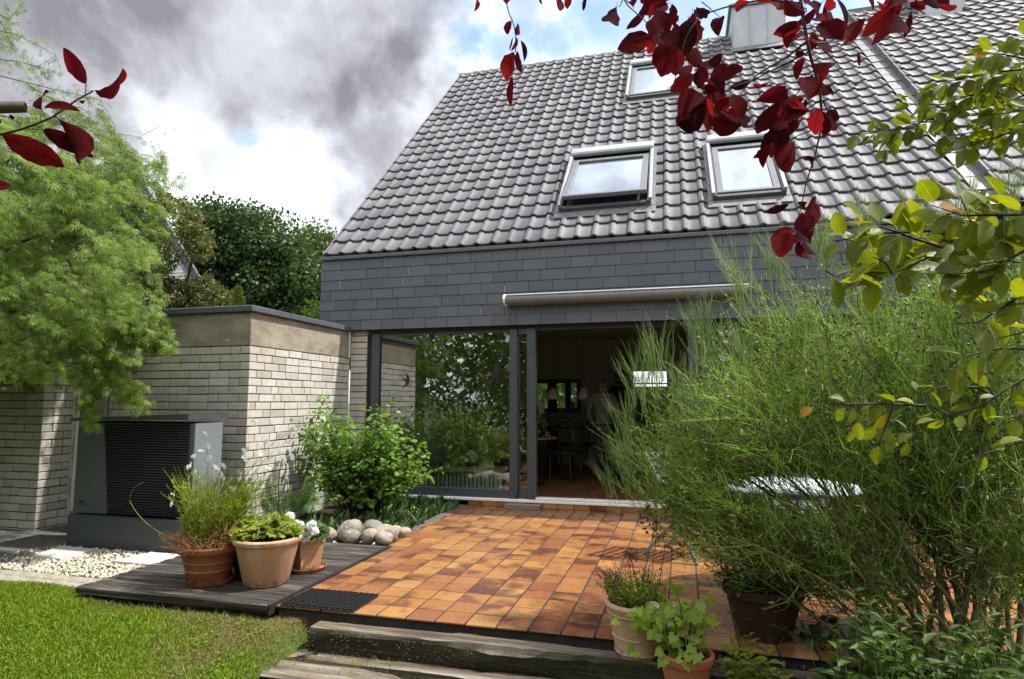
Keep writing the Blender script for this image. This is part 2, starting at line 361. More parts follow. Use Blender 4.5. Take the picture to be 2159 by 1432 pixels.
POTR = pot('beige_clay', (.36, .235, .145), (.44, .30, .20), (.50, .40, .30), .5)
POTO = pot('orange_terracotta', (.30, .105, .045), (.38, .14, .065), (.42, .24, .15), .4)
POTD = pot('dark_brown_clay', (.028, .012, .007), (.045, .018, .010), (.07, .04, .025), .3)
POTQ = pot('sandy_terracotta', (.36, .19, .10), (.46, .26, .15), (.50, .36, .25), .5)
def f_soil(t, b):
    p = t.pos(); n = t.noise(p, 30, 6, .7); t.put(b.inputs['Base Color'], t.ramp(n, [(.3, (.014, .010, .007)), (.7, (.05, .036, .024))])); t.put(b.inputs['Normal'], t.bump(n, 1, .02))
SOIL = mat('dark_soil', None, .95, fn=f_soil, spec=.2)
def f_lawn(t, b):
    p = t.pos(); n = t.noise(p, 60, 5, .7); t.put(b.inputs['Base Color'], t.ramp(n, [(.3, (.030, .055, .008)), (.55, (.06, .10, .016)), (.8, (.11, .13, .04))])); t.put(b.inputs['Normal'], t.bump(n, .8, .02))
LAWN = mat('lawn_thatch', None, .95, fn=f_lawn, spec=.2)
def f_stone(t, b):
    r = t.rnd(); p = t.obj(); w = t.math('MULTIPLY', r, 30)
    c = t.ramp(r, [(0, (.27, .22, .155)), (.3, (.33, .29, .235)), (.5, (.19, .175, .155)), (.75, (.37, .335, .285)), (1, (.25, .195, .14))])
    n = t.noise(p, 11, 6, .7, w=w); c = t.mix(t.mapr(n, .46, .66, 0, .6), c, (.10, .08, .06)); n2 = t.noise(p, 34, 4, .7, w=w); c = t.mix(t.mapr(n2, .58, .70, 0, .7), c, (.60, .56, .50))
    t.put(b.inputs['Base Color'], c); t.put(b.inputs['Normal'], t.bump(t.math('ADD', n, n2), .9, .02))
STONE = mat('field_stone', None, .8, fn=f_stone, spec=.3)
def f_grav(t, b):
    r = t.rnd(); t.put(b.inputs['Base Color'], t.ramp(r, [(0, (.30, .23, .15)), (.25, (.47, .41, .31)), (.5, (.60, .55, .46)), (.75, (.38, .30, .19)), (1, (.62, .60, .55))]))
GRAVEL = mat('gravel_pebbles', None, .7, fn=f_grav)
SLAB = plain('pale_concrete_slab', (.44, .43, .40), .85, var=.12, sc=9, bump=.3)
PAVER = plain('grey_paver', (.24, .215, .17), .9, var=.35, sc=14, bump=.4)
PAVED = plain('dark_paver', (.085, .08, .075), .85, var=.3, sc=14, bump=.4)
def glass(name, refl, tint=(1, 1, 1), rough=.0, col=(.97, .99, 1)):
    m = bpy.data.materials.new(name); m.use_nodes = True; t = NT(m.node_tree); t.n.clear()
    tr = t.node('ShaderNodeBsdfTransparent'); tr.inputs[0].default_value = (*tint, 1); gl = t.node('ShaderNodeBsdfGlossy'); gl.inputs['Roughness'].default_value = rough; gl.inputs[0].default_value = (*col, 1)
    fr = t.node('ShaderNodeFresnel'); fr.inputs[0].default_value = 1.5; f = t.math('ADD', t.math('MULTIPLY', fr.outputs[0], 1.3), refl, clamp=True)
    mx_ = t.node('ShaderNodeMixShader'); t.l.new(f, mx_.inputs[0]); t.l.new(tr.outputs[0], mx_.inputs[1]); t.l.new(gl.outputs[0], mx_.inputs[2])
    o = t.node('ShaderNodeOutputMaterial'); t.l.new(mx_.outputs[0], o.inputs[0]); return m
GLASS = glass('window_glass', .11, (.86, .90, .88), .012); GLASSR = glass('roof_window_glass', .36, (.5, .54, .54), col=(.82, .90, 1)); GLASSC = glass('clear_glass', .02, (.92, .95, .94))
def mirror(t, b): b.inputs['Base Color'].default_value = (.85, .86, .85, 1)
MIRR = mat('mirror_silver', None, .03, 1, fn=mirror)
def leafmat(name, cols, trans=.38, rough=.42, tcol=(1.5, 1.55, .45), nsc=2.5, spec=.4, spots=None, vein=False):
    m = bpy.data.materials.new(name); m.use_nodes = True; t = NT(m.node_tree); b = t.n['Principled BSDF']; r = t.rnd()
    st = [(i/(len(cols)-1), c) for i, c in enumerate(cols)]
    c = t.ramp(r, st); n = t.noise(t.pos(), nsc, 3); c = t.mix(1.0, c, t.ramp(n, [(.3, .72), (.7, 1.28)]), 'MULTIPLY')
    if spots: c = t.mix(t.mapr(t.noise(t.obj(), spots[1], 4, .6, w=t.math('MULTIPLY', r, 30)), spots[2], spots[2]+.1, 0, spots[3]), c, spots[0])
    if vein:
        sp_ = t.node('ShaderNodeSeparateXYZ'); t.put(sp_.inputs[0], t.obj()); ax_ = t.math('ABSOLUTE', sp_.outputs[0])
        f_ = t.math('FRACT', t.math('SUBTRACT', t.math('MULTIPLY', sp_.outputs[1], 7.0), t.math('MULTIPLY', ax_, 5.0))); v1 = t.mapr(t.math('ABSOLUTE', t.math('SUBTRACT', f_, .5)), .02, .13, .45, 0); v0 = t.mapr(ax_, .008, .04, .85, 0)
        c = t.mix(t.math('MAXIMUM', v0, v1), c, vein); c = t.mix(t.mapr(t.noise(t.obj(), 3.5, 4, .6, w=t.math('MULTIPLY', r, 21)), .4, .7, 0, .45), c, t.mix(1.0, c, (.5, .45, .5), 'MULTIPLY'))
    t.put(b.inputs['Base Color'], c); b.inputs['Roughness'].default_value = rough; b.inputs['Specular IOR Level'].default_value = spec
    if vein: t.put(b.inputs['Normal'], t.bump(t.noise(t.scale(t.obj(), (4, 9, 4)), 1.5, 3), .14, .01))
    tl = t.node('ShaderNodeBsdfTranslucent'); t.put(tl.inputs[0], t.mix(1.0, c, tcol, 'MULTIPLY'))
    mx_ = t.node('ShaderNodeMixShader'); mx_.inputs[0].default_value = trans; t.l.new(b.outputs[0], mx_.inputs[1]); t.l.new(tl.outputs[0], mx_.inputs[2])
    t.l.new(mx_.outputs[0], t.n['Material Output'].inputs[0]); return m
L_MAPLE = leafmat('lace_maple_leaf', [(.100, .165, .022), (.15, .225, .034), (.21, .285, .052), (.05, .09, .014)], .42, .5, spec=.2)
L_OAK = leafmat('oak_leaf', [(.020, .046, .013), (.036, .070, .018), (.055, .094, .025), (.028, .056, .016)], .28, .45, nsc=.5, spec=.25)
L_BRON = leafmat('bronze_maple_leaf', [(.05, .09, .02), (.09, .11, .028), (.16, .10, .045), (.10, .13, .03), (.045, .08, .02)], .35, .45, nsc=.7)
L_CON = leafmat('conifer_leaf', [(.08, .12, .018), (.12, .16, .025)], .2, .5)
L_SHRUB = leafmat('shrub_leaf', [(.085, .17, .016), (.13, .235, .024), (.065, .135, .016), (.17, .27, .035)], .4, .48, nsc=3, spec=.25)
L_FERN = leafmat('fern_leaf', [(.055, .12, .028), (.085, .16, .04)], .38, .45)
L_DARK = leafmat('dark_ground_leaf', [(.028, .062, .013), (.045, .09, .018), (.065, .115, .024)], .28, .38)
L_GAURA = leafmat('thin_green_leaf', [(.18, .24, .030), (.25, .31, .042), (.30, .34, .06), (.16, .21, .03)], .4, .45)
L_STRAW = leafmat('straw_stem', [(.30, .14, .055), (.36, .20, .09), (.42, .28, .13), (.25, .10, .045)], .3, .6, (1.2, 1, .6))
L_HEUCH = leafmat('yellow_green_leaf', [(.20, .25, .03), (.28, .32, .045), (.12, .19, .032), (.34, .34, .06), (.085, .15, .04)], .35, .45)
L_GERA = leafmat('geranium_leaf', [(.04, .095, .02), (.06, .12, .03)], .3, .5)
PETAL = leafmat('white_petal', [(.88, .88, .88), (.84, .83, .85)], .5, .5, (1, 1, 1))
L_RED = leafmat('purple_plum_leaf', [(.120, .010, .014), (.085, .009, .016), (.140, .014, .013), (.050, .008, .013), (.026, .008, .012)], .6, .75, (1.3, .6, .55), spec=.03, spots=((.02, .008, .01), 5, .62, .7), vein=(.045, .006, .009))
L_GREEN = leafmat('round_green_leaf', [(.125, .17, .014), (.165, .205, .018), (.085, .125, .014), (.20, .235, .024), (.055, .085, .014)], .48, .45, (1.7, 1.5, .3), spec=.3, spots=((.11, .055, .015), 4, .70, .6), vein=(.20, .24, .04))
L_YELL = leafmat('yellowed_leaf', [(.20, .15, .015), (.24, .13, .015)], .35, .6, spec=.1)
L_IVY = leafmat('ivy_leaf', [(.15, .22, .018), (.21, .285, .03), (.10, .16, .015)], .42, .42, spec=.3)
L_PERI = leafmat('periwinkle_leaf', [(.030, .065, .011), (.045, .088, .014), (.075, .125, .018), (.022, .046, .009)], .3, .5, spec=.18)
L_BROOM = leafmat('broom_twig', [(.185, .32, .032), (.28, .44, .055), (.38, .52, .11), (.25, .29, .045), (.11, .19, .022)], .42, .5, nsc=1.6, spec=.3)
L_BROOM2 = leafmat('broom_shoot', [(.20, .29, .095), (.26, .34, .13), (.18, .26, .07)], .35, .45)
POD = leafmat('dry_seed_pod', [(.030, .026, .020), (.05, .04, .03), (.09, .07, .045), (.40, .35, .25)], .15, .6, (1, 1, 1))
L_GRASS = None
def f_grass():
    m = bpy.data.materials.new('grass_blade'); m.use_nodes = True; t = NT(m.node_tree); b = t.n['Principled BSDF']
    dry = t.attr('tint'); r = t.node('ShaderNodeNewGeometry').outputs['Random Per Island']
    g = t.ramp(r, [(0, (.14, .22, .014)), (.4, (.21, .31, .02)), (.8, (.27, .375, .034)), (1, (.32, .37, .055))])
    d = t.ramp(r, [(0, (.20, .15, .06)), (.5, (.30, .235, .11)), (1, (.37, .30, .17))])
    c = t.mix(t.mapr(t.math('SUBTRACT', dry, t.math('MULTIPLY', t.math('FRACT', t.math('MULTIPLY', r, 17.3)), .9)), -.06, .06), g, d)
    t.put(b.inputs['Base Color'], c); b.inputs['Roughness'].default_value = .5; b.inputs['Specular IOR Level'].default_value = .3
    tl = t.node('ShaderNodeBsdfTranslucent'); t.put(tl.inputs[0], t.mix(1.0, c, (1.4, 1.45, .5), 'MULTIPLY'))
    mx_ = t.node('ShaderNodeMixShader'); mx_.inputs[0].default_value = .35; t.l.new(b.outputs[0], mx_.inputs[1]); t.l.new(tl.outputs[0], mx_.inputs[2]); t.l.new(mx_.outputs[0], t.n['Material Output'].inputs[0]); return m
L_GRASS = f_grass()
BARK = plain('grey_brown_bark', (.07, .052, .038), .9, var=.4, sc=25, bump=.6)
BARKD = plain('dark_twig_bark', (.022, .014, .013), .75, var=.4, sc=40, bump=.3)
BSTEM = plain('olive_broom_stem', (.13, .115, .04), .7, var=.35, sc=25, bump=.3)
GSTEM = plain('green_stem', (.10, .14, .035), .6, var=.25, sc=30)
ALLI = plain('dry_allium', (.030, .016, .014), .7, var=.4, sc=40)
# ------------------------------------------------------------------ ground
def sm(x, a, b): t = np.clip((x-a)/(b-a), 0, 1); return t*t*(3-2*t)
def zl(x, y):
    z = -.075-.27*sm(-y, 4.1, 5.7)
    r = sm(x, 1.50, 1.72)*sm(-y, 3.2, 3.6)
    return z*(1-r)+np.minimum(z, -.36)*r + .008*np.sin(x*3.1+y*2.3)+.006*np.sin(x*7.3-y*5.1)
def sheet(name, x0, x1, y0, y1, nx, ny, zf, m, **k):
    X, Y = np.meshgrid(np.linspace(x0, x1, nx+1), np.linspace(y0, y1, ny+1)); Z = zf(X, Y)+0*X
    V = np.stack([X, Y, Z], -1).reshape(-1, 3); w = nx+1
    F = [(j*w+i, j*w+i+1, (j+1)*w+i+1, (j+1)*w+i) for j in range(ny) for i in range(nx)]
    return MB().add(V, F).obj(name, m, None, True, **k)
sheet('ground', -400, 400, -400, 400, 8, 8, lambda x, y: -.55, plain('far_grass', (.05, .075, .02), .95, var=.3, sc=.2), kind='structure')
sheet('lawn', -9, 11, -18, -2.2, 200, 160, zl, LAWN, kind='structure')
sheet('garden_bed', -.46, 1.22, -2.36, .0, 24, 28, lambda x, y: -.035+.012*np.sin(x*9)*np.sin(y*11)+.02*sm(-y, .2, .8), SOIL, kind='structure')
sheet('planting_bed', 3.9, 9.5, -5.6, -3.99, 40, 20, lambda x, y: -.27+.04*np.sin(x*4)*np.sin(y*5)+.16*sm(y, -4.6, -4.1), SOIL, kind='structure')
# dark paved yard left of the gravel, laid in separate pavers
yard = sheet('paved_yard', -8, -1.62, -3.75, -2.0, 4, 4, lambda x, y: -.062, SOIL, kind='structure')
pv = MB().box(0, .19, 0, .09, -.03, .0, .004).mesh('paver', PAVED)
for i in range(13):
    for j in range(17):
        x = -1.84-i*.2-(.1 if j % 2 else 0); y = -3.66+j*.1
        if x > -4.4 and not (x > -1.85 and y > -2.95): place('paver', pv, yard, Matrix.Translation((x, y, -.046+rng.uniform(-.003, .003))) @ Matrix.Rotation(rng.normal(0, .012), 4, 'Z'))
gb = sheet('gravel_bed', -1.95, -.18, -3.62, -2.30, 20, 16, lambda x, y: -.075+.01*np.sin(x*9+y*7), SOIL, kind='structure')
tV, tF = [], []
ico = [(0, 0, 1), (.89, 0, .45), (.28, .85, .45), (-.72, .53, .45), (-.72, -.53, .45), (.28, -.85, .45), (.72, .53, -.45), (-.28, .85, -.45), (-.89, 0, -.45), (-.28, -.85, -.45), (.72, -.53, -.45), (0, 0, -1)]
icf = [(0, 1, 2), (0, 2, 3), (0, 3, 4), (0, 4, 5), (0, 5, 1), (1, 6, 2), (2, 7, 3), (3, 8, 4), (4, 9, 5), (5, 10, 1), (6, 7, 2), (7, 8, 3), (8, 9, 4), (9, 10, 5), (10, 6, 1), (11, 7, 6), (11, 8, 7), (11, 9, 8), (11, 10, 9), (11, 6, 10)]
def rotm(n, tilt=None):
    D = norm(rng.normal(size=(n, 3))); N2 = norm(rng.normal(size=(n, 3))); return frames(D, N2, np.ones(n), np.ones(n))
n = 5200
gx = rng.uniform(-1.93, -.2, n); gy = rng.uniform(-3.6, -2.5, n)
M = rotm(n)*(rng.uniform(.5, 1.35, (n, 1, 1))*.0115); M = M*rng.uniform(.55, 1.3, (n, 1, 3))
MB().inst(ico, icf, M, np.stack([gx, gy, -.066+rng.uniform(-.004, .014, n)], 1)).obj('gravel', GRAVEL, None, True, kind='stuff')
kerb = sheet('kerb_strip', -3.4, -.30, -3.87, -3.62, 6, 2, lambda x, y: -.068, SOIL, kind='structure')
kp = MB().box(0, .236, 0, .116, -.04, 0, .005).mesh('paver', PAVER)
for i in range(13):
    for j in range(2):
        place('paver', kp, kerb, Matrix.Translation((-.56-i*.242, -3.865+j*.122, -.050+rng.uniform(-.004, .004))) @ Matrix.Rotation(rng.normal(0, .01), 4, 'Z'))
for q, lab in (([(-1.60, -3.27), (-1.29, -3.28), (-1.30, -2.93), (-1.72, -2.93)], 'pale concrete slab lying in the gravel by the pump, left one'), ([(-.80, -3.23), (-.36, -3.24), (-.30, -2.90), (-.72, -2.90)], 'pale concrete slab lying in the gravel against the dark deck')):
    b = MB(); V = [(x, y, -.075) for x, y in q]+[(x, y, -.040) for x, y in q]; cx, cy = np.mean(q, 0); V += [(cx+(x-cx)*.975, cy+(y-cy)*.975, -.034) for x, y in q]
    b.add(V, [(8, 9, 10, 11)]+[(i, (i+1) % 4, 4+(i+1) % 4, 4+i) for i in range(4)]+[(4+i, 4+(i+1) % 4, 8+(i+1) % 4, 8+i) for i in range(4)])
    tag(recentre(b.obj('paving_slab', SLAB)), lab, 'slab', 'pale slabs in the gravel')
# ------------------------------------------------------------------ tiled terrace
T0x, T0y, TS = 2.02, -3.981, .190
ter = MB().box(1.235, 7.6, -2.36, .0, -.25, -.0024).box(1.325, 7.6, -3.955, -2.36, -.25, -.0024).obj('terrace', GROUT, kind='structure')
tile_me = {}
def tile_mesh(w):
    k = round(w, 3)
    if k not in tile_me: tile_me[k] = MB().box(-w/2, w/2, -.0898, .0898, -.012, 0, .0025).mesh('paving_tile', PTILE)
    return tile_me[k]
cand = []
for j in range(21):
    for i in range(-5, 30):
        x0 = T0x+i*TS+.0052; x1 = x0+.1796; y = T0y+(j+.5)*TS
        x0 = max(x0, 1.318 if y < -2.33 else 1.222)
        if x1-x0 < .03 or x1 > 7.5: continue
        cand.append(((x0+x1)/2, y, x1-x0))
cand.sort(key=lambda c: (c[0] > 3.85, math.hypot(c[0]-P0[0], c[1]-P0[1])))
rest = MB()
for k, (x, y, w) in enumerate(cand):
    dz = rng.uniform(-.0012, .0012)
    if k < 300:
        place('paving_tile', tile_mesh(w), ter, Matrix.Translation((x+rng.normal(0, .0007), y+rng.normal(0, .0007), dz)) @ Matrix.Rotation(rng.normal(0, .004), 4, 'Z') @ Matrix.Rotation(rng.normal(0, .003), 4, 'X'))
    else: rest.box(x-w/2, x+w/2, y-.0925, y+.0925, -.012, dz, .0022)
rest.obj('paving_tile', PTILE, ter, kind='stuff')
ek = MB().box(-.05, .05, -.085, .085, -.05, 0, .006).mesh('edging_stone', PAVED)
for k in range(13): place('edging_stone', ek, ter, Matrix.Translation((1.17+rng.normal(0, .004), -2.2+k*.178, .004)) @ Matrix.Rotation(rng.normal(0, .02), 4, 'Z'))
# ------------------------------------------------------------------ railway sleepers and deck
def beam_mesh(p, q, w, h, ztop, rough=.010, seed=0, n=46):
    """a weathered beam from p to q (x, y of its axis)"""
    r = np.random.default_rng(seed); p, q = A(p, float), A(q, float); d = q-p; L = np.linalg.norm(d); d /= L; s = A([-d[1], d[0]])
    prof = [(-.5, -1), (-.5, -.5), (-.5, -.12), (-.46, -.02), (-.3, 0), (-.1, 0), (.1, 0), (.3, 0), (.46, -.02), (.5, -.12), (.5, -.5), (.5, -1)]
    V = []; m = len(prof); off = np.cumsum(r.normal(0, rough*.5, (n, m)), 0); off -= off.mean(0); off = np.clip(off, -rough*2.2, rough*2.2)
    for i in range(n):
        t = i/(n-1)
        for j, (a, c) in enumerate(prof):
            xy = p+d*(L*t)+s*(a*w+(off[i, j] if abs(a) > .45 else 0)); V.append((xy[0], xy[1], ztop+c*h+(off[i, j] if c > -.3 else 0)*.6))
    F = [(i*m+j, (i+1)*m+j, (i+1)*m+j+1, i*m+j+1) for i in range(n-1) for j in range(m-1)]+[tuple(range(m)), tuple((n-1)*m+j for j in range(m))[::-1]]
    return MB().add(V, F)
for p, q, w, h, zt, lab in (((1.66, -4.066), (5.6, -3.99), .165, .14, -.066, 'mossy weathered sleeper forming the upper step against the tiles'),
                            ((1.74, -4.235), (5.6, -4.16), .16, .2, -.178, 'mossy sleeper lying directly below the upper step'),
                            ((1.60, -4.415), (5.6, -4.34), .185, .2, -.186, 'cracked pale sleeper at the bottom edge of the photo'),
                            ((1.55, -4.61), (5.6, -4.54), .19, .2, -.196, 'lowest sleeper mostly below the photo edge'),
                            ((1.47, -4.30), (1.71, -4.10), .09, .14, -.185, 'short split timber offcut beside the lawn at the step corner')):
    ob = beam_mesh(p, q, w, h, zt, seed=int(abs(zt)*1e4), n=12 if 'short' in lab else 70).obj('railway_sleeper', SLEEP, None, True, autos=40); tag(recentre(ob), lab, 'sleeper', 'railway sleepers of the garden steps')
deck = thing('wooden_deck', 'dark weathered wooden deck platform carrying the flower pots', 'deck', (.55, -3.2, -.05))
yy = -4.045
for k in range(12):
    w = .138; x0 = -.22+rng.uniform(-.012, .012)+.0*k; x1 = 1.295+rng.uniform(-.004, .004)
    bm = beam_mesh((x0, yy+w/2), (x1, yy+w/2+.005), w-.007, .045, .018+rng.uniform(-.002, .002), .0022, 50+k, 24)
    bm.obj('plank', DECK, deck, True, autos=40); yy += .142
MB().box(-.2, 1.28, -3.98, -2.36, -.075, -.035).obj('joist', FRAME2, deck)
MB().box(1.297, 1.314, -4.03, -2.345, -.05, .021, .003).obj('edge_strip', RUBBER, deck)
# ------------------------------------------------------------------ brick walls
HB = .0833
def brick_wall(parent, plane, fix, a0, a1, ztop, zbot, face, lens_first, budget, seed, vis=None, depth=.02):
    """bricks on the plane x=fix or y=fix, running from a0 to a1; face is the outward sign"""
    r = np.random.default_rng(seed); out = []; rows = int(math.ceil((ztop-zbot)/HB))
    for k in range(rows):
        z1 = ztop-k*HB-.005; z0 = z1-.0733; a = a0; first = True
        while a < a1-.012:
            if first: L = lens_first[k % len(lens_first)]; first = False
            else: L = .24 if r.random() > .2 else .115
            b = min(a+L, a1)
            if a1-b < .05: b = a1
            out.append((a, b-.0 if b >= a1 else b, z0, z1, k)); a = b+.010
    return out
bm_cache = {}
def brick_mesh(L, plane, face, h=.0733, d=.026, m=None):
    k = (round(L, 3), plane, face, h, d)
    if k not in bm_cache:
        b = MB(); c = .0035
        if plane == 'y': b.box(-L/2, L/2, 0 if face < 0 else -d, d if face < 0 else 0, -h/2, h/2, c)
        else: b.box(0 if face < 0 else -d, d if face < 0 else 0, -L/2, L/2, -h/2, h/2, c)
        bm_cache[k] = b.mesh('brick', m or BRICK)
    return bm_cache[k]
def lay(parent, items, seed, budget):
    """items: (plane, fix, face, a, b, z0, z1, priority)"""
    r = np.random.default_rng(seed); items = sorted(items, key=lambda t: -t[7]); rest = MB(); nr = 0
    for k, (pl_, fx, fc, a, b, z0, z1, pr_) in enumerate(items):
        c = (a+b)/2; dz = r.normal(0, .0012); pr2 = r.uniform(-.002, .0025)*fc
        loc = (c, fx+pr2, (z0+z1)/2+dz) if pl_ == 'y' else (fx+pr2, c, (z0+z1)/2+dz)
        if k < budget: place('brick', brick_mesh(b-a, pl_, fc), parent, Matrix.Translation(loc) @ Matrix.Rotation(r.normal(0, .003), 4, 'Y' if pl_ == 'y' else 'X'))
        else:
            nr += 1
            if pl_ == 'y': rest.box(a, b, *sorted((fx, fx-fc*.026)), z0, z1, .0035)
            else: rest.box(*sorted((fx, fx-fc*.026)), a, b, z0, z1, .0035)
    if nr: rest.obj('brick', BRICK, parent, kind='stuff')
gar = thing('brick_annex', 'flat roofed cream brick annex with concrete beam beside the house', 'building', (-2.5, -1.0, -.1))
GX, GY, ZB = -.460, -2.029, 1.866
items = []
for a, b, z0, z1, k in brick_wall(gar, 'y', GY, 0, 1.79, ZB, -.12, -1, (.115, .24), 0, 3): items.append(('y', GY, -1, GX-b, GX-a, z0, z1, 2-k*.08-a*.15))
for a, b, z0, z1, k in brick_wall(gar, 'x', GX, 0, 2.02, ZB, -.12, 1, (.17, .115, .24, .115, .2, .12), 0, 4): items.append(('x', GX, 1, GY+a, GY+b, z0, z1, 2.2-k*.1))
lay(gar, items, 5, 300)
b = MB().box(-7.9, GX-.012, GY+.012, 0.0, -.5, ZB); b.obj('wall', MORTAR, gar)
MB().box(-7.9, GX-.002, GY+.002, -.005, ZB+.004, 2.222, .006).obj('concrete_beam', BEAM, gar)
MB().box(-8, GX+.045, GY-.045, -.03, 2.222, 2.286, .006).obj('roof_edge', CAPM, gar)
MB().box(-7.9, GX-.1, GY+.1, 9, 2.2, 2.275).obj('roof', plain('roof_felt', (.12, .12, .12), .9), gar)
b = MB().box(-2.67, -2.27, GY-.02, GY+.03, -.06, 1.9, .006); b.obj('door', GREYD, gar)
MB().box(-2.80, -2.672, GY-.05, GY+.02, -.06, 1.9, .006).obj('door_frame', WHITE, gar)
MB().bar((-2.64, GY-.03, .1), (-2.64, GY-.03, 1.8), .02, .02, (0, 1, 0)).obj('door_trim', WHITE, gar)
MB().box(GX+.004, GX+.014, -.045, -.02, 1.87, 2.22).obj('joint_strip', WHITE, gar)
for v0, v1, u, w in ((1.985, 2.10, -.76, .075), ):                       # pale patch on the beam
    V = [(u+a, GY-.001, z) for a, z in ((-.045, 1.925), (-.02, 1.915), (.0, 1.93), (.02, 1.912), (.04, 1.925), (.034, 1.95), (.038, 1.975), (.022, 1.99), (.026, 2.02), (.014, 2.04), (.018, 2.07), (.004, 2.085), (-.006, 2.06), (-.018, 2.05), (-.016, 2.01), (-.032, 1.995), (-.028, 1.965))]
    MB().add(V, [tuple(range(6))]).obj('plaster_patch', plain('pale_filler', (.33, .32, .29), .9, var=.3, sc=30), gar)
pier = thing('brick_pier', 'shaded cream brick pier behind the maple and heat pump', 'wall', (-3.4, -2.3, -.06))
items = []
PX, PY = -2.672, -2.43
for a, b, z0, z1, k in brick_wall(pier, 'y', PY, 0, 2.4, 1.80, -.12, -1, (.115, .24), 0, 8): items.append(('y', PY, -1, PX-b, PX-a, z0, z1, 5-k*.02-a))
for a, b, z0, z1, k in brick_wall(pier, 'x', PX, 0, .37, 1.80, -.12, 1, (.24, .115), 0, 9): items.append(('x', PX, 1, PY+a, PY+b, z0, z1, 9))
lay(pier, items, 6, 300)
MB().box(-6.5, PX-.012, PY+.012, GY-.055, -.3, 1.8).obj('wall', MORTAR, pier)
MB().box(-6.5, PX+.03, PY-.03, GY-.056, 1.803, 1.87, .006).obj('coping', CAPM, pier)
cn_ = MB().box(-7.5, -2.72, -5.0, GY-.06, 1.885, 1.99, .006).obj('added_shade_roof', FRAME2, pier)  # roof added only to block skylight and darken the pier
for x in (-2.9, -5.2): MB().box(x-.05, x+.05, -4.95, -4.85, -.3, 1.885).obj('added_shade_post', FRAME2, cn_)
# ------------------------------------------------------------------ the house
hou = thing('family_house', 'house with steep grey tiled roof and slate clad front over wide terrace windows', 'house', (3.0, 3.0, 0))
E0y, E0z, RS, RW = 0.0, 3.300, .328, .2165
SD, ND = A([0, .70711, .70711]), A([0, -.70711, .70711]); RM = np.stack([A([1., 0, 0]), SD, ND], 1)
def rp(x, s, h=0): return A([x, E0y, E0z])+SD*s+ND*h
def rbox(mb, x0, x1, s0, s1, h0, h1, c=.004, tilt=0, pivot=None):
    t = MB().box(x0, x1, s0, s1, h0, h1, c); V = t.V[0].copy()
    if tilt:
        ps, ph = pivot; ca, sa = math.cos(tilt), math.sin(tilt); d = V[:, 1]-ps; e = V[:, 2]-ph; V[:, 1] = ps+d*ca-e*sa; V[:, 2] = ph+d*sa+e*ca
    W = A([0, E0y, E0z])+V @ RM.T; mb.V.append(W); mb.T += t.T
    for f in t.F: mb.F.append(f+mb.n)
    mb.n += len(W); return mb
prof = [(0, .004), (.010, .018), (.024, .028), (.040, .031), (.056, .028), (.070, .018), (.082, .004), (.15, .0), (.214, .004)]
def roof_tile(L=.345):
    V = []
    for t, dz in ((0, -.010), (.012, 0), (L, 0)):
        for x, h in prof: V.append((x, t, h+dz+.036*(1-t/.36)))
    for x, h in prof: V.append((x, .024, h-.012))
    m = len(prof); F = []
    for r_ in (0, 1): F += [(r_*m+i, r_*m+i+1, (r_+1)*m+i+1, (r_+1)*m+i) for i in range(m-1)]
    F += [(3*m+i, 3*m+i+1, i+1, i) for i in range(m-1)]
    F += [(m-1, 3*m-1-m+0, 2*m-1) if False else (m-1, 2*m+m-1, 3*m+m-1), (0, 3*m, 2*m)]
    return V, F
rtV, rtF = roof_tile(); RT_ME = MB().add(rtV, rtF).mesh('roof_tile', RTILE, True)
wins = [(2.33, 3.53, .64, 2.40), (4.28, 5.13, .62, 2.38), (3.03, 4.18, 4.60, 6.50)]
roofp = MB(); 
for x0, x1, y1 in ((-.80, 7.1, 5.5),):
    roofp.add([(x0, .02, 3.27), (x1, .02, 3.27), (x1, 5.52, 8.77), (x0, 5.52, 8.77), (x0, 11.0, 3.27), (x1, 11.0, 3.27)], [(0, 1, 2, 3), (3, 2, 5, 4)])
roof = roofp.obj('roof', plain('roof_underlay', (.03, .03, .03), .9), hou)
def tiles(parent, xs, rows, skip, budget, dh=0, key=None):
    items = []
    for k in rows:
        for x in xs:
            s = -.025+RS*k; cx, cs = x+RW/2, s+RS/2
            if any(a+.02 < cx < b-.02 and c-.10 < cs < d-.02 for a, b, c, d in skip): continue
            items.append((x, s))
    items.sort(key=lambda t: np.linalg.norm(rp(t[0], t[1])-P0)); rest = MB(); n_ = 0
    for k, (x, s) in enumerate(items):
        p = rp(x+rng.normal(0, .0012), s+rng.normal(0, .003), dh+rng.uniform(-.002, .003)); R = A(RM @ A(Matrix.Rotation(rng.normal(0, .006), 3, 'Z')) @ A(Matrix.Rotation(rng.normal(0, .006), 3, 'X')))
        if k < budget: place('roof_tile', RT_ME, parent, m4(R, p))
        else: n_ += 1; rest.inst(rtV, rtF, R[None], p[None])
    if n_: rest.obj('roof_tile', RTILE, parent, True, kind='stuff')
tiles(roof, [-.655+RW*i for i in range(-1, 36)], range(0, 24), wins+[(4.97, 5.97, 6.78, 9)], 300)
# verge tiles down the left edge
vt = MB()
for k in range(24):
    s = -.025+RS*k; rbox(vt, -.895, -.868, s-.004, s+.35, -.13, .052, .003, .03*-1, (s, 0))
vt.obj('verge', RTILE, roof)
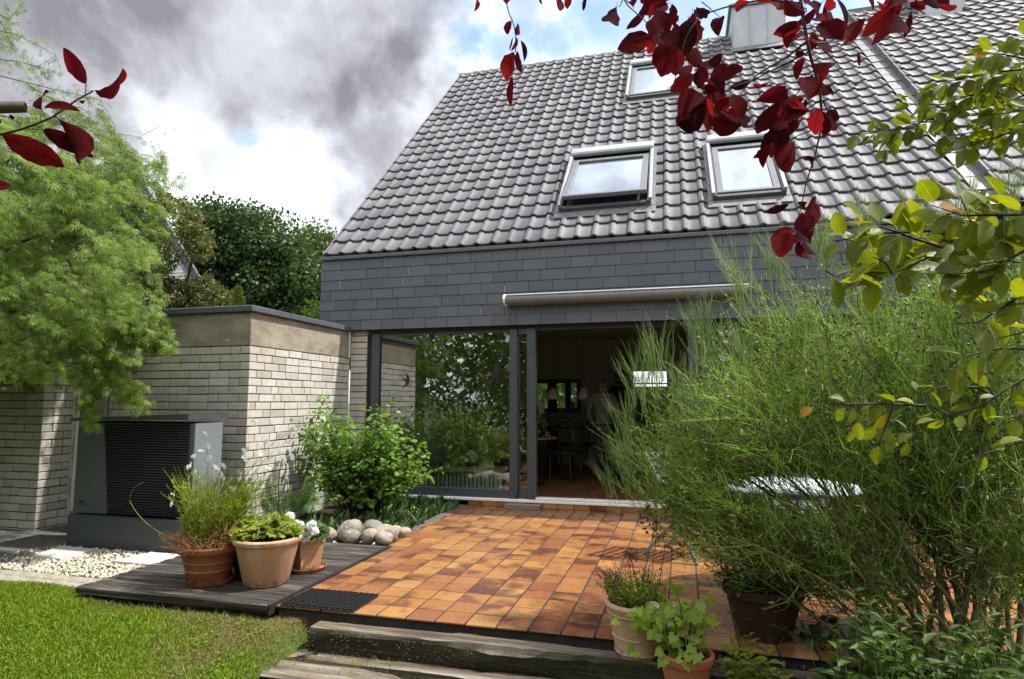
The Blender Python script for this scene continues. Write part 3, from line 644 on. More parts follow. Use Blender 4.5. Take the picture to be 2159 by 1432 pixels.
# ridge tiles
rt = []
for i in range(22):
    x0 = -.93+i*.365; b = MB(); m = 9; V = []
    for x, rr in ((x0, .122), (x0+.05, .122), (x0+.051, .108), (x0+.40, .103)):
        for a in range(m):
            t = math.pi*(a/(m-1)); V.append((x, 5.53-math.cos(t)*rr, 8.745+math.sin(t)*rr*.95))
    F = [(r_*m+a, r_*m+a+1, (r_+1)*m+a+1, (r_+1)*m+a) for r_ in range(3) for a in range(m-1)]+[tuple(range(m))]
    if not 4.7 < x0 < 5.95: b.add(V, F).obj('ridge_tile', RTILE, roof, True, autos=40)
# gable walls, side walls, rooms
MB().box(-.78, -.5, .30, 10.7, 2.3, 3.3).add([(-.78, .3, 3.3), (-.78, 10.7, 3.3), (-.78, 5.5, 8.6)], [(0, 1, 2)]).obj('gable_wall', plain('gable_brick', (.3, .27, .22), .9), hou)
wall_in = MB()
wall_in.box(-.42, -.25, .14, 5.0, -.3, 2.5).box(6.2, 6.35, .14, 5.0, -.3, 2.5)
wall_in.box(-.42, 2.93, 4.6, 4.75, -.3, 2.5).box(3.60, 6.35, 4.6, 4.75, -.3, 2.5).box(2.93, 3.60, 4.6, 4.75, -.3, 1.57).box(2.93, 3.60, 4.6, 4.75, 1.86, 2.5)
wall_in.box(1.5, 1.62, 4.76, 10.9, -.3, 2.5).box(5.0, 5.12, 4.76, 10.9, -.3, 2.5)
wall_in.obj('room_wall', PLAST, hou)
MB().box(-.42, 6.35, .10, 11, 2.48, 2.52).obj('ceiling', CEIL, hou)
fl = MB().box(-.42, 6.35, .11, 10.9, -.3, .072).obj('room_floor', GROUT, hou)
r_ = MB()
for i in range(24):
    for j in range(24):
        if .13+j*.19 < 4.4: r_.box(1.3+i*.19, 1.485+i*.19, .14+j*.19, .325+j*.19, .06, .078, .002)
r_.obj('floor_tile', plain('shaded_clay_floor', (.16, .062, .028), .45, var=.5, sc=5), fl, kind='stuff')  # terrace clay copied darker, indoor shade put into its colour
MB().box(-.42, 1.5, 10.8, 11, -.3, 2.5).box(5.1, 6.35, 10.8, 11, -.3, 2.5).box(1.5, 5.1, 10.8, 11, -.3, .9).obj('rear_wall', PLAST, hou)
MB().box(-.42, -.24, .06, .14, -.3, 2.5).obj('front_wall', MORTAR, hou)
MB().box(5.72, 7.2, .012, .14, -.3, 2.3).obj('front_wall', MORTAR, hou)
items = []
for a, b, z0, z1, k in brick_wall(hou, 'y', 0, 0, 1.4, 2.23, 0, -1, (.24, .115), 0, 12): items.append(('y', 0, -1, 5.72+a, 5.72+b, z0, z1, 1))
for k in range(26):
    z1 = 2.165-k*HB-.005; items.append(('y', 0.0, -1, -.452, -.232, z1-.0733, z1, 9))
lay(hou, items, 14, 140)
MB().box(-.455, -.21, .012, .1, -.1, 2.17).obj('pillar', MORTAR, hou)
for k in range(26):
    z1 = 2.165-k*HB-.005; place('brick', brick_mesh(.085, 'x', 1, d=.02), hou, Matrix.Translation((-.212, .047, z1-.0366)))
MB().box(-.455, -.215, .003, .1, 2.171, 2.236).obj('pillar_cap', BEAM, hou)
# slate band
MB().box(-.895, 7.2, -.035, .05, 2.243, 3.22).obj('slate_backing', FRAME2, hou)
MB().box(-.91, 7.2, -.085, .03, 3.215, 3.262, .004).obj('eaves_cap', CAPM, hou)
n_sl = 0; SH = .1385; sl_cache = {}; rest = MB(); chalk = []
sl_items = []
for k in range(7):
    z1 = 3.214-k*SH; x = -.902-(.31*.5 if k % 2 else 0)+(-.08 if k % 3 == 1 else 0)
    while x < 7.1:
        x0, x1 = max(x, -.902), min(x+.306, 7.1)
        if x1-x0 > .03: sl_items.append((x0, x1-.0025, z1, k))
        x += .309
for i_, (x0, x1, z1, k) in enumerate(sl_items):
    w = round(x1-x0, 3)
    if w not in sl_cache:
        V = [(-w/2, 0, 0), (w/2, 0, 0), (w/2, -.009, -SH-.003), (-w/2, -.009, -SH-.003), (w/2, -.003, -SH-.003), (-w/2, -.003, -SH-.003), (-w/2, .008, 0), (w/2, .008, 0)]
        sl_cache[w] = MB().add(V, [(3, 2, 1, 0), (5, 4, 2, 3), (0, 6, 5, 3), (1, 2, 4, 7)]).mesh('slate', SLATE)
    place('slate', sl_cache[w], hou, Matrix.Translation(((x0+x1)/2, -.047+rng.uniform(-.0015, .0015), z1)) @ Matrix.Rotation(rng.normal(0, .0025), 4, 'Y'))
    if rng.random() < .07: chalk.append((x1, z1-SH, k))
ck = MB()
for x, z, k in chalk: ck.box(x-.003, x+.004, -.0615, -.050, z, z+SH*rng.uniform(.5, .95))
ck.obj('pale_seam', CHALK, hou, kind='stuff')
# window front: posts, rails, sill, skirting
MB().box(2.93, 3.60, 4.66, 4.70, 1.612, 1.640).box(2.93, 2.955, 4.66, 4.70, 1.53, 1.86).box(3.575, 3.60, 4.66, 4.70, 1.53, 1.86).obj('rear_window_frame', FRAME2, hou)
MB().box(-.205, 5.72, .045, .12, 2.175, 2.25).box(-.205, -.15, .05, .12, .06, 2.18).obj('head_frame', FRAME2, hou)
w1 = MB().box(-.15, -.045, .02, .11, .10, 2.19, .004).box(1.765, 1.862, .01, .11, .10, 2.20, .004).box(-.045, 1.765, .03, .11, .092, .205, .004).box(-.045, 1.765, .03, .11, 2.165, 2.182, .003).obj('window_frame', FRAME, hou)
MB().box(-.05, 1.77, .066, .070, .2, 2.17).obj('pane', GLASS, w1)
d1 = MB().box(1.989, 2.10, .012, .11, .095, 2.20, .004).box(1.878, 1.99, .04, .11, .095, .19, .003).box(1.878, 1.99, .04, .11, 2.13, 2.2, .003).box(1.866, 1.880, .05, .12, .09, 2.2).obj('sliding_door', FRAME, hou)
MB().box(1.875, 1.99, .072, .076, .19, 2.14).obj('pane', GLASSC, d1)
MB().box(1.857, 1.868, .0, .02, .11, .15).box(2.075, 2.085, .002, .014, .115, .125).obj('bolt', BLACK, d1)
d2 = MB().box(3.93, 4.03, .02, .11, .10, 2.2, .004).box(5.62, 5.72, .02, .11, .10, 2.2, .004).box(4.03, 5.62, .03, .11, .1, .2, .003).obj('window_frame', FRAME, hou)
MB().box(4.02, 5.63, .066, .070, .2, 2.17).obj('pane', GLASS, d2)
MB().box(-.21, 5.72, -.022, .10, .064, .098, .006).box(2.10, 3.93, -.018, .10, .10, .126, .005).obj('door_sill', WHITE, hou)
b = MB()
for i in range(24):
    x0 = 1.24+i*.19; MB().box(x0, x0+.184, -.012, .02, .003, .062, .002).obj('skirting_tile', PTILE, hou)
# awning cassette under the slates
aw = thing('awning', 'closed cassette awning under the slate band above the terrace door', 'awning', (3.4, -.1, 2.5))
prof_a = [(-.06, 2.612), (-.11, 2.619), (-.17, 2.610), (-.215, 2.582), (-.228, 2.545), (-.215, 2.510), (-.18, 2.488), (-.13, 2.478), (-.06, 2.482)]
def extr(x0, x1, pr): 
    m = len(pr); V = [(x, y, z) for x in (x0, x1) for y, z in pr]; F = [(i, (i+1) % m, m+(i+1) % m, m+i) for i in range(m)]+[tuple(range(m))[::-1], tuple(range(m, 2*m))]; return V, F
MB().add(*extr(1.775, 4.6, prof_a)).obj('cassette', AWN, aw, True, autos=50)
MB().add(*extr(1.745, 1.774, [(y*1.03+.003, 2.548+(z-2.548)*1.06) for y, z in prof_a])).obj('end_cap', WHITE, aw)
MB().add(*extr(1.79, 4.6, [(-.226, 2.590), (-.215, 2.600), (-.196, 2.608), (-.20, 2.597)])).obj('front_rail', ZINC, aw)
MB().tube(poly([(1.80, -.075, 2.48), (1.80, -.07, 2.40), (1.785, -.072, 2.34), (1.785, -.068, 2.28), (1.80, -.06, 2.24)], 12), .0035, 5).obj('cable', BLACK, aw)
# roof windows
for (x0, x1, s0, s1), tilt in zip(wins, (.085, 0, 0)):
    fr = MB()
    rbox(fr, x0, x0+.05, s0, s1, -.02, .12); rbox(fr, x1-.05, x1, s0, s1, -.02, .12); rbox(fr, x0+.05, x1-.05, s0, s0+.06, -.02, .10); rbox(fr, x0+.05, x1-.05, s1-.08, s1, -.02, .12)
    sk = fr.obj('roof_window', ALUD, hou)
    dark_infill = MB(); rbox(dark_infill, x0+.05, x1-.05, s0+.06, s1-.08, -.02, .012); dark_infill.obj('dark_infill', FRAME2, sk)  # black plate painting in the darkness of the room below the pane
    h = MB(); rbox(h, x0-.012, x1+.012, s1-.20, s1-.005, .10, .185, .022); rbox(h, x0-.012, x0+.03, s0+.02, s1-.2, .119, .148, .004); rbox(h, x1-.03, x1+.012, s0+.02, s1-.2, .119, .148, .004); h.obj('shutter_box', ZINC, sk)
    pv_ = (s1-.30, .10); sh = MB()
    for a, b_, c_, d_ in ((x0+.055, x0+.135, s0+.075, s1-.30), (x1-.135, x1-.055, s0+.075, s1-.30), (x0+.136, x1-.136, s0+.075, s0+.125), (x0+.136, x1-.136, s1-.38, s1-.30)):
        rbox(sh, a, b_, c_, d_, .06, .115, .004, -tilt, pv_)
    sh.obj('sash', ALUS, sk)
    g = MB(); rbox(g, x0+.13, x1-.13, s0+.12, s1-.37, .088, .094, 0, -tilt, pv_); g.obj('pane', GLASSR, sk)
    bl = MB(); rbox(bl, x0+.13, x1-.13, s1-.72, s1-.38, .062, .068, 0, -tilt, pv_); bl.obj('blind', plain('beige_blind', (.35, .33, .28), .8), sk)
    ap = MB(); rbox(ap, x0-.06, x1+.06, s0-.15, s0+.01, .036, .044, 0); rbox(ap, x0-.05, x0, s0, s1, .03, .05, 0); rbox(ap, x1, x1+.05, s0, s1, .03, .05, 0); ap.obj('flashing', LEAD, sk)
# zinc clad chimney box at the ridge
ch = MB().box(4.98, 5.96, 4.81, 5.95, 8.0, 9.0).obj('chimney', ZINC, hou)
sm_ = MB()
for x in (5.00, 5.31, 5.63, 5.945): sm_.box(x-.006, x+.006, 4.785, 4.812, 8.1, 8.985)
sm_.obj('standing_seam', ZINC, ch)
MB().box(4.93, 6.01, 4.76, 6.0, 9.0, 9.07, .006).obj('chimney_cap', ALU, ch)
q = MB(); rbox(q, 4.93, 6.0, 6.60, 6.82, .035, .05, 0); q.obj('flashing', LEAD, ch)
for x, s in ((3.27, 3.98), (5.72, 5.34), (6.6, 4.1), (1.55, 2.9), (.4, 5.6)):
    p = rp(x, s, .03); v = MB()
    if x == 5.72: v.tube([p, p+ND*.07, p+A([0, -.05, .10])], [.09, .085, .07], 14); nm = 'roof_vent'
    else: rbox(v, x-.05, x+.06, s, s+.10, .03, .075, .01); nm = 'snow_hook'
    v.obj(nm, RTILE, roof)
# lead step flashing along the joint with the next roof
fm = MB().box(-.10, .10, 0, .37, 0, .006, .002).mesh('flashing_sheet', LEAD)
for k in range(24): place('flashing_sheet', fm, roof, m4(RM @ A(Matrix.Rotation(-.03, 3, 'X')), rp(7.10, -.02+RS*k+.05, .055+rng.uniform(0, .008))))
nei = thing('attached_house', 'neighbouring half of the house, its tiled roof behind the green branches', 'house', (10, 3, 0))
nr_ = MB().add([(7.2, .02, 3.36), (16, .02, 3.36), (16, 5.52, 8.86), (7.2, 5.52, 8.86), (7.2, 11, 3.36), (16, 11, 3.36)], [(0, 1, 2, 3), (3, 2, 5, 4)]).obj('roof', plain('roof_underlay', (.03, .03, .03), .9), nei)
tiles(nr_, [7.225+RW*i for i in range(0, 17)], range(0, 24), [(8.2, 9.0, 6.9, 9)], 300, .10)
tv = MB()
for k in range(24): s = -.025+RS*k; rbox(tv, 7.195, 7.228, s, s+.35, -.06, .155, .004, -.03, (s, 0))
tv.obj('verge', RTILE, nr_)
MB().box(8.25, 9.0, 4.95, 6, 8.1, 9.3).obj('chimney', ZINC, nei)
MB().box(7.22, 16, -.03, 11, -.3, 3.2).obj('wall', SLATE, nei)
MB().box(7.2, 16, 5.44, 5.6, 8.9, 8.99).obj('ridge', RTILE, nei)
# far house on the left
fh = thing('white_house', 'white boarded gable house mostly hidden behind the trees on the left', 'house', (-14, 12, -.3))
pA, pB = on(268, 318, 1, 10), on(446, 622, 1, 10); dv = pB-pA; L = np.linalg.norm(dv); dv /= L; x_ref = pA[0]
ga = MB().add([pA, pA+dv*9, A([-26, 10, 0]), A([-26, 10, 9])], [(0, 3, 2, 1)]); ga.obj('gable', plain('white_board', (.62, .62, .60), .7, var=.05), fh)
bd = MB().box(0, 11, -.02, 0, 0, .10).mesh('board', plain('white_weatherboard', (.66, .66, .64), .6, var=.06))
for k in range(46):
    z = 3.6+k*.14; t = (pA[2]-z)/(-dv[2]); xe = pA[0]+dv[0]*t-.12
    place('board', bd, fh, m4(np.diag([1., 1, 1]), (xe-11, 9.985, z)) @ Matrix.Rotation(math.radians(6), 4, 'X'))
nn = np.cross(dv, A([0, 1., 0])); nn /= np.linalg.norm(nn); nn = nn if nn[2] > 0 else -nn
bk_ = A([-5.2, 4.6, 0])
vt = plain('black_roof_tile', (.030, .032, .036), .45)
for k in range(22):
    p = pA+dv*(k*.37-.6); q = p+dv*.40
    for o_, m_, w_ in ((.0, vt, .16), (.22, plain('grey_verge', (.13, .13, .145), .5), .20) if k < 0 else (.0, vt, .16)):
        MB().add([p+nn*.10-A([0, .25, 0]), q+nn*.07-A([0, .25, 0]), q+nn*.07+bk_, p+nn*.10+bk_, p-nn*.12-A([0, .25, 0]), q-nn*.14-A([0, .25, 0]), q-nn*.14+bk_, p-nn*.12+bk_],
                 [(0, 1, 2, 3), (4, 7, 6, 5), (0, 4, 5, 1), (1, 5, 6, 2), (3, 2, 6, 7), (0, 3, 7, 4)]).obj('verge_tile', m_, fh)
        break
MB().add([pA-nn*.2+A([-.02, -.05, 0]), pA+dv*8-nn*.2+A([-.02, -.05, 0]), pA+dv*8-nn*.42+A([-.02, -.05, 0]), pA-nn*.42+A([-.02, -.05, 0])], [(0, 1, 2, 3)]).obj('barge_board', plain('grey_barge_board', (.16, .16, .18), .5), fh)
# ------------------------------------------------------------------ heat pump
hp = thing('heat_pump', 'dark grey outdoor heat pump with slatted grille in front of the brick wall', 'heat pump', (-1.1, -2.6, -.07))
HX0, HX1, HY0, HY1 = -1.735, -.445, -2.82, -2.40
MB().box(HX0-.02, HX1-.03, HY0-.03, HY1+.02, -.09, .235, .006).obj('base', PUMPB, hp)
MB().box(HX0, HX1, HY0+.05, HY1, .245, 1.095, .01).obj('casing', PUMPG, hp)
MB().box(HX1+.0005, HX1+.004, HY0+.06, HY1-.005, .25, 1.09, .001).obj('lit_side_panel', PUMPS, hp)  # thin skin carrying the painted-in light of this side
xl, xr_t, xr_b = HX0, HX0+.30, HX0+.40
fpz0, fpz1 = .25, 1.085
V = [(xl, HY0+.012, fpz0), (xr_b, HY0+.012, fpz0), (xr_t, HY0+.012, fpz1), (xl, HY0+.012, fpz1)]; V += [(x, y+.045, z) for x, y, z in V]
MB().add(V, [(0, 1, 2, 3), (7, 6, 5, 4), (0, 4, 5, 1), (1, 5, 6, 2), (2, 6, 7, 3), (3, 7, 4, 0)]).obj('front_panel', PUMPG, hp)
MB().box(HX0+.28, HX1-.015, HY0+.035, HY0+.048, .25, 1.085).obj('grille_back', BLACK, hp)
slm = MB().box(0, 1, -.012, .012, -.0035, .0035).mesh('slat', PUMPD)
for k in range(34):
    z = .265+k*.0242; t = (z-fpz0)/(fpz1-fpz0); x0 = xr_b+(xr_t-xr_b)*t+.004; L = HX1-.02-x0
    place('slat', slm, hp, Matrix.Translation((x0, HY0+.022, z)) @ Matrix.Diagonal((L, 1, 1, 1)) @ Matrix.Rotation(math.radians(32), 4, 'X'))
MB().box(HX1-.022, HX1, HY0+.008, HY0+.05, .248, 1.085, .004).box(HX0+.30, HX1-.02, HY0+.012, HY0+.046, 1.075, 1.09).obj('grille_frame', PUMPD, hp)
V = [(HX0-.035, HY0-.05, 1.105), (HX1+.02, HY0-.05, 1.125), (HX1+.02, HY1+.03, 1.125), (HX0-.035, HY1+.03, 1.105), (HX0-.035, HY0-.05, 1.135), (HX1+.02, HY0-.05, 1.178), (HX1+.02, HY1+.03, 1.178), (HX0-.035, HY1+.03, 1.135)]
MB().add(V, [(3, 2, 1, 0), (4, 5, 6, 7), (0, 1, 5, 4), (1, 2, 6, 5), (2, 3, 7, 6), (3, 0, 4, 7)]).obj('lid', PUMPG, hp)
lb = MB().box(HX0+.055, HX0+.135, HY0+.009, HY0+.0125, .342, .352).box(HX0+.085, HX0+.215, HY0+.009, HY0+.0125, .316, .323)
lb.box(HX0+.07, HX0+.115, HY0+.009, HY0+.0125, .355, .359); lb.obj('badge', BLACK, hp)
# ------------------------------------------------------------------ doormat, block, boulders
mt = thing('doormat', 'black ribbed rubber doormat lying on the tiles at the deck corner', 'doormat', (1.62, -3.81, 0))
MB().box(1.35, 1.872, -3.978, -3.648, .003, .010, .002).obj('backing', RUBBER, mt)
zz = MB()
for j in range(13):
    y = -3.968+j*.0258
    pts = [(1.36+i*.0205, y+(.0065 if i % 2 else -.0065), .016) for i in range(26)]
    for a, b in zip(pts[:-1], pts[1:]): zz.bar(a, b, .0075, .012)
zz.obj('ribs', RUBBER, mt, kind='stuff')
bk = thing('wooden_block', 'grey weathered wooden block used as a step below the terrace door', 'step', (1.95, -.07, 0))
MB().box(1.742, 2.168, -.138, -.02, .003, .026, .003).obj('lower_board', BLOCKW, bk); MB().box(1.752, 2.172, -.128, -.018, .028, .052, .004).obj('upper_board', BLOCKW, bk)
def boulder(x, y, z, rx, ry, rz, seed):
    r = np.random.default_rng(seed); me_n = 14
    V = []; F = []
    for i in range(me_n+1):
        th = math.pi*i/me_n
        for j in range(20):
            ph = 2*math.pi*j/20; V.append((math.sin(th)*math.cos(ph), math.sin(th)*math.sin(ph), math.cos(th)))
    V = A(V); ks = r.normal(0, 1.5, (6, 3)); p_ = r.uniform(0, 6, 6); d = 1+sum(.075*np.sin(V @ k+p) for k, p in zip(ks, p_))
    e = 2.3; V = V*(d/((abs(V)**e).sum(1)**(1/e)))[:, None]
    V = V*A([rx, ry, rz])
    for i in range(me_n):
        for j in range(20): F.append((i*20+j, (i+1)*20+j, (i+1)*20+(j+1) % 20, i*20+(j+1) % 20))
    a = r.uniform(0, 6); c, s_ = math.cos(a), math.sin(a); V = V @ A([[c, -s_, 0], [s_, c, 0], [0, 0, 1]]).T*1.0
    o = MB().add(V+A([x, y, z]), F).obj('boulder', STONE, None, True); return recentre(o)
for i, (u, v, w, h, yy_, lab) in enumerate((
    (690, 1128, 44, 24, -2.24, 'smooth beige oval boulder at the left end of the row beside the deck'),
    (736, 1122, 54, 40, -2.12, 'largest domed pale boulder in the row beside the deck'),
    (741, 1132, 38, 24, -2.27, 'small dark grey boulder in front of the largest one'),
    (783, 1116, 44, 26, -2.02, 'rounded speckled boulder right behind the largest one'),
    (778, 1133, 40, 28, -2.24, 'mottled pinkish boulder at the deck edge right of the dark one'),
    (806, 1122, 44, 26, -2.05, 'low yellowish boulder in the middle of the right cluster'),
    (812, 1136, 36, 22, -2.27, 'brownish boulder in front at the corner of deck and tiles'),
    (826, 1128, 28, 22, -2.10, 'small grey angular boulder next to the terrace tiles'),
    (828, 1117, 34, 16, -1.98, 'thin pale boulder behind the grey angular one'),
    (852, 1123, 36, 18, -1.86, 'whitish flat boulder at the right end of the row'),
    (664, 1126, 30, 18, -2.20, 'brown boulder hidden behind the white geranium'))):
    p = on(u, v, 1, yy_); sc = np.dot(p-P0, FW)/FPX
    boulder(p[0], yy_, p[2], w*sc*.52, w*sc*.48, h*sc*.62, 60+i); o = bpy.data.objects[('boulder' if i == 0 else 'boulder.%03d' % i)]; tag(o, lab, 'boulder', 'boulders edging the garden bed')
pb = MB(); n = 160; M = rotm(n)*(rng.uniform(.5, 1.2, (n, 1, 1))*.014)
pb.inst(ico, icf, M, np.stack([rng.uniform(.55, 1.2, n), rng.uniform(-2.33, -2.1, n), rng.uniform(-.03, -.01, n)], 1)); pb.obj('gravel', plain('white_pebble', (.6, .58, .54), .7), None, True, kind='stuff')
# ------------------------------------------------------------------ pots
def potprof(prof, th=.012):
    o = list(prof); r0, z0 = o[0]; rim_r, rim_z = o[-1]
    return [(r0*.3, z0)]+o+[(rim_r-th, rim_z+.001), (rim_r-th*1.3, rim_z-.03), (rim_r-th*1.8, rim_z-.035)]
def pot_thing(name, label, cx, cy, cz, prof, m, soil_z, soil_r, tilt=0, bands=None, group='flower pots'):
    t = thing(name, label, 'pot', (cx, cy, cz), group)
    b = MB().lathe(potprof(prof), cx, cy, cz, 48).obj('body', m, t, True, autos=35); b.rotation_euler = (0, 0, rng.uniform(0, 6))
    s = MB(); nn_ = 20; V = [(cx, cy, cz+soil_z+.008)]+[(cx+soil_r*math.cos(2*math.pi*i/nn_), cy+soil_r*math.sin(2*math.pi*i/nn_), cz+soil_z) for i in range(nn_)]
    s.add(V, [(0, 1+i, 1+(i+1) % nn_) for i in range(nn_)]).obj('soil', SOIL, t); return t
def saucer(label, cx, cy, cz, r, h, m):
    o = MB().lathe([(r*.3, 0), (r*.9, 0), (r, h), (r-.006, h), (r*.88, .008), (r*.3, .008)], cx, cy, cz, 40).obj('saucer', m, None, True, autos=35); tag(recentre(o), label, 'saucer', 'saucers under the pots on the deck')
DZ = .021
BX, BY = .575, -3.70
saucer('brown saucer holding rain water under the brown pot', BX+.01, BY, DZ, .165, .035, POTB)
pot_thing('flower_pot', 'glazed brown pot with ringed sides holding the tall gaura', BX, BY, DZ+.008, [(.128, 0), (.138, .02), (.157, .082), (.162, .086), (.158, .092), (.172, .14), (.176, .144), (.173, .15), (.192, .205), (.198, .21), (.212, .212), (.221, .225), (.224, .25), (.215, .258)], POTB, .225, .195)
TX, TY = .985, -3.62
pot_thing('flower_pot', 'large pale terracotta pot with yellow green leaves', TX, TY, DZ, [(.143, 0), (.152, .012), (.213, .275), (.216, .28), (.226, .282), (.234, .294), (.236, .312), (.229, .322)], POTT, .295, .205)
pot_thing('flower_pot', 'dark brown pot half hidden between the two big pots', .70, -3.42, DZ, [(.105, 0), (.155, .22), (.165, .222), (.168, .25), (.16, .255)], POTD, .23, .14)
sq = thing('square_pot', 'square sandy terracotta pot with white geranium standing in a saucer', 'pot', (1.06, -3.27, DZ), 'flower pots')
def sqpot(cx, cy, cz, prof, rot):
    V = []; F = []
    for r, z in prof:
        for a in range(4):
            t = rot+math.pi/2*a; V.append((cx+r*math.cos(t), cy+r*math.sin(t), cz+z))
    m = len(prof); F = [(i*4+a, i*4+(a+1) % 4, (i+1)*4+(a+1) % 4, (i+1)*4+a) for i in range(m-1) for a in range(4)]+[(3, 2, 1, 0), tuple((m-1)*4+a for a in range(4))]
    return MB().add(V, F)
SQX, SQY = 1.055, -3.235
sqpot(SQX, SQY, DZ+.012, [(.105, 0), (.135, .19), (.142, .192), (.145, .222), (.13, .223), (.125, .20)], math.radians(-78)).obj('body', POTQ, sq)
sqpot(SQX, SQY, DZ+.012, [(.001, .195), (.124, .2)], math.radians(-78)).obj('soil', SOIL, sq)
saucer('orange clay saucer under the square geranium pot', SQX, SQY, DZ, .15, .026, POTO)
RX, RY, RZ = 3.585, -4.0, -.062
pot_thing('flower_pot', 'beige clay pot with ribbed bands and lavender on the upper sleeper', RX, RY+.02, RZ, [(.118, 0), (.124, .015), (.128, .022), (.124, .028), (.133, .095), (.138, .098), (.138, .104), (.135, .108), (.152, .20), (.158, .214), (.163, .218), (.160, .226), (.170, .245), (.176, .262), (.168, .275)], POTR, .25, .15)
IX, IY, IZ = 3.835, -4.13, -.18
pot_thing('flower_pot', 'orange terracotta pot overgrown by ivy at the bottom edge', IX, IY, IZ, [(.095, 0), (.128, .165), (.138, .168), (.142, .20), (.134, .205)], POTO, .18, .12)
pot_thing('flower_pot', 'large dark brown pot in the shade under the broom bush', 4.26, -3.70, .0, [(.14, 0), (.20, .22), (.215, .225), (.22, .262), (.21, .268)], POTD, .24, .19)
# ------------------------------------------------------------------ garden table and chairs behind the broom
tb = thing('garden_table', 'round white garden table on the terrace behind the broom bush', 'table', (4.52, -2.85, 0))
MB().lathe([(.44, .695), (.475, .70), (.482, .712), (.475, .722), (.42, .724), (.2, .724)], 4.52, -2.85, 0, 48).obj('tabletop', plain('white_table_top', (.60, .66, .70), .35, var=.05), tb, True, autos=35)
for a in range(4):
    t = math.pi/4+a*math.pi/2; b = MB().tube([(4.52+.40*math.cos(t), -2.85+.40*math.sin(t), 0), (4.52+.03*math.cos(t), -2.85+.03*math.sin(t), .36), (4.52+.36*math.cos(t+.35), -2.85+.36*math.sin(t+.35), .70)], .012, 8); b.obj('leg', ALU, tb, True)
CHM = plain('grey_chair_slat', (.24, .25, .27), .45, var=.1); CHL = plain('grey_chair_tube', (.22, .23, .24), .4, .3)
def chair(label, x, y, rot):
    t = thing('folding_chair', label, 'chair', (x, y, 0), 'folding garden chairs')
    c, s_ = math.cos(rot), math.sin(rot)
    def P(a, b, z): return A([x+a*c-b*s_, y+a*s_+b*c, z])          # b>0 is the chair's back
    for sx in (-.21, .21):
        MB().bar(P(sx, -.24, 0), P(sx, .22, .86), .022, .03, (c, s_, 0)).obj('leg', CHL, t); MB().bar(P(sx*.92, .26, 0), P(sx*.92, -.20, .46), .022, .03, (c, s_, 0)).obj('leg', CHL, t)
    for k in range(7):
        b0 = -.20+k*.062; MB().bar(P(-.21, b0, .452), P(.21, b0, .452), .046, .014).obj('seat_slat', CHM, t)
    for k in range(4):
        z = .60+k*.075; b0 = .22*((z)/.86)*1.0-.24*(1-z/.86)+.012; MB().bar(P(-.22, b0, z), P(.22, b0, z), .014, .055, (0, .2, 1)).obj('back_slat', CHM, t)
    MB().bar(P(-.2, -.02, .20), P(.2, -.02, .20), .014, .014).obj('stretcher', CHL, t)
chair('pale grey folding chair left of the white table, its back beside the open door', 3.82, -1.95, math.radians(62))
chair('pale grey folding chair right of the white table behind the broom stems', 5.28, -2.2, math.radians(-100))
chair('pale grey folding chair behind the white table with its back showing above it', 4.72, -1.95, math.radians(8))
# ------------------------------------------------------------------ things inside the room
rad = thing('radiator', 'long low ribbed radiator behind the left window pane', 'radiator', (.9, .4, .1))
MINT = plain('mint_radiator', (.78, .84, .81), .4)
rm = MB().box(-.017, .017, -.04, .04, 0, .225, .006).mesh('fin', MINT)
for k in range(29): place('fin', rm, rad, Matrix.Translation((-.05+k*.0565, .42, .13)))
MB().box(-.1, 1.60, .40, .46, .115, .13).box(-.1, 1.60, .40, .46, .345, .36).obj('pipe', MINT, rad)
shf = MB().box(-.15, 1.60, .25, .56, .375, .435, .006).obj('window_shelf', SHELFW, hou)
def lath(name, label, cat, prof, x, y, z, m, sm_=True):
    o = MB().lathe(prof, x, y, z, 28).obj(name, m, None, sm_, autos=40); return tag(recentre(o), label, cat)
lath('vase', 'white round vase on the window shelf beside the shrub', 'vase', [(.02, 0), (.055, .01), (.085, .07), (.075, .12), (.03, .16), (.028, .18), (.036, .19)], .42, .38, .437, plain('cream_ceramic', (.6, .55, .48), .35))
tc = thing('toy_car', 'small silver toy car on the window shelf', 'toy', (.80, .36, .437)); 
MB().box(.70, .90, .33, .41, .455, .49, .012).box(.745, .85, .335, .405, .485, .52, .014).obj('body', ALU, tc)
for a in (.735, .865): MB().tube([(a, .325, .456), (a, .415, .456)], .018, 12).obj('wheel', BLACK, tc)
fb = thing('flower_bunch', 'white hydrangea bunch in a dark bowl on the window shelf', 'flowers', (1.15, .38, .437))
MB().lathe([(.05, 0), (.10, .02), (.11, .05), (.1, .055)], 1.15, .38, .437, 24).obj('bowl', BLACK, fb, True)
def petals(mb, c, r, n, s):
    d = norm(rng.normal(size=(n, 3))); P = A(c)+d*r*rng.uniform(.75, 1, (n, 1)); M = frames(norm(rng.normal(size=(n, 3))), d+rng.normal(0, .3, (n, 3)), np.full(n, s), np.full(n, s)); mb.inst([(-.5, 0, 0), (0, -.5, .1), (.5, 0, 0), (0, .5, .1)], [(0, 1, 2, 3)], M, P); return mb
petals(MB(), (1.15, .38, .56), .085, 160, .035).obj('blossom', PETAL, fb)
lath('dark_bottle', 'dark bottle on the window shelf between toy car and flowers', 'bottle', [(.03, 0), (.045, .005), (.045, .12), (.015, .16), (.015, .2), (.02, .205)], .99, .40, .437, BLACK)
for i, (x, z, w) in enumerate(((1.93, 1.17, .10), (2.04, 1.17, .09))): pass
cu = thing('shelf_unit', 'dark shelf with white canisters seen through the left window', 'shelf', (1.62, 2.6, .08))
MB().box(1.30, 1.72, 2.5, 2.75, .08, 1.02, .005).box(1.30, 1.72, 2.5, 2.75, 1.06, 1.085).obj('carcass', DARKW, cu)
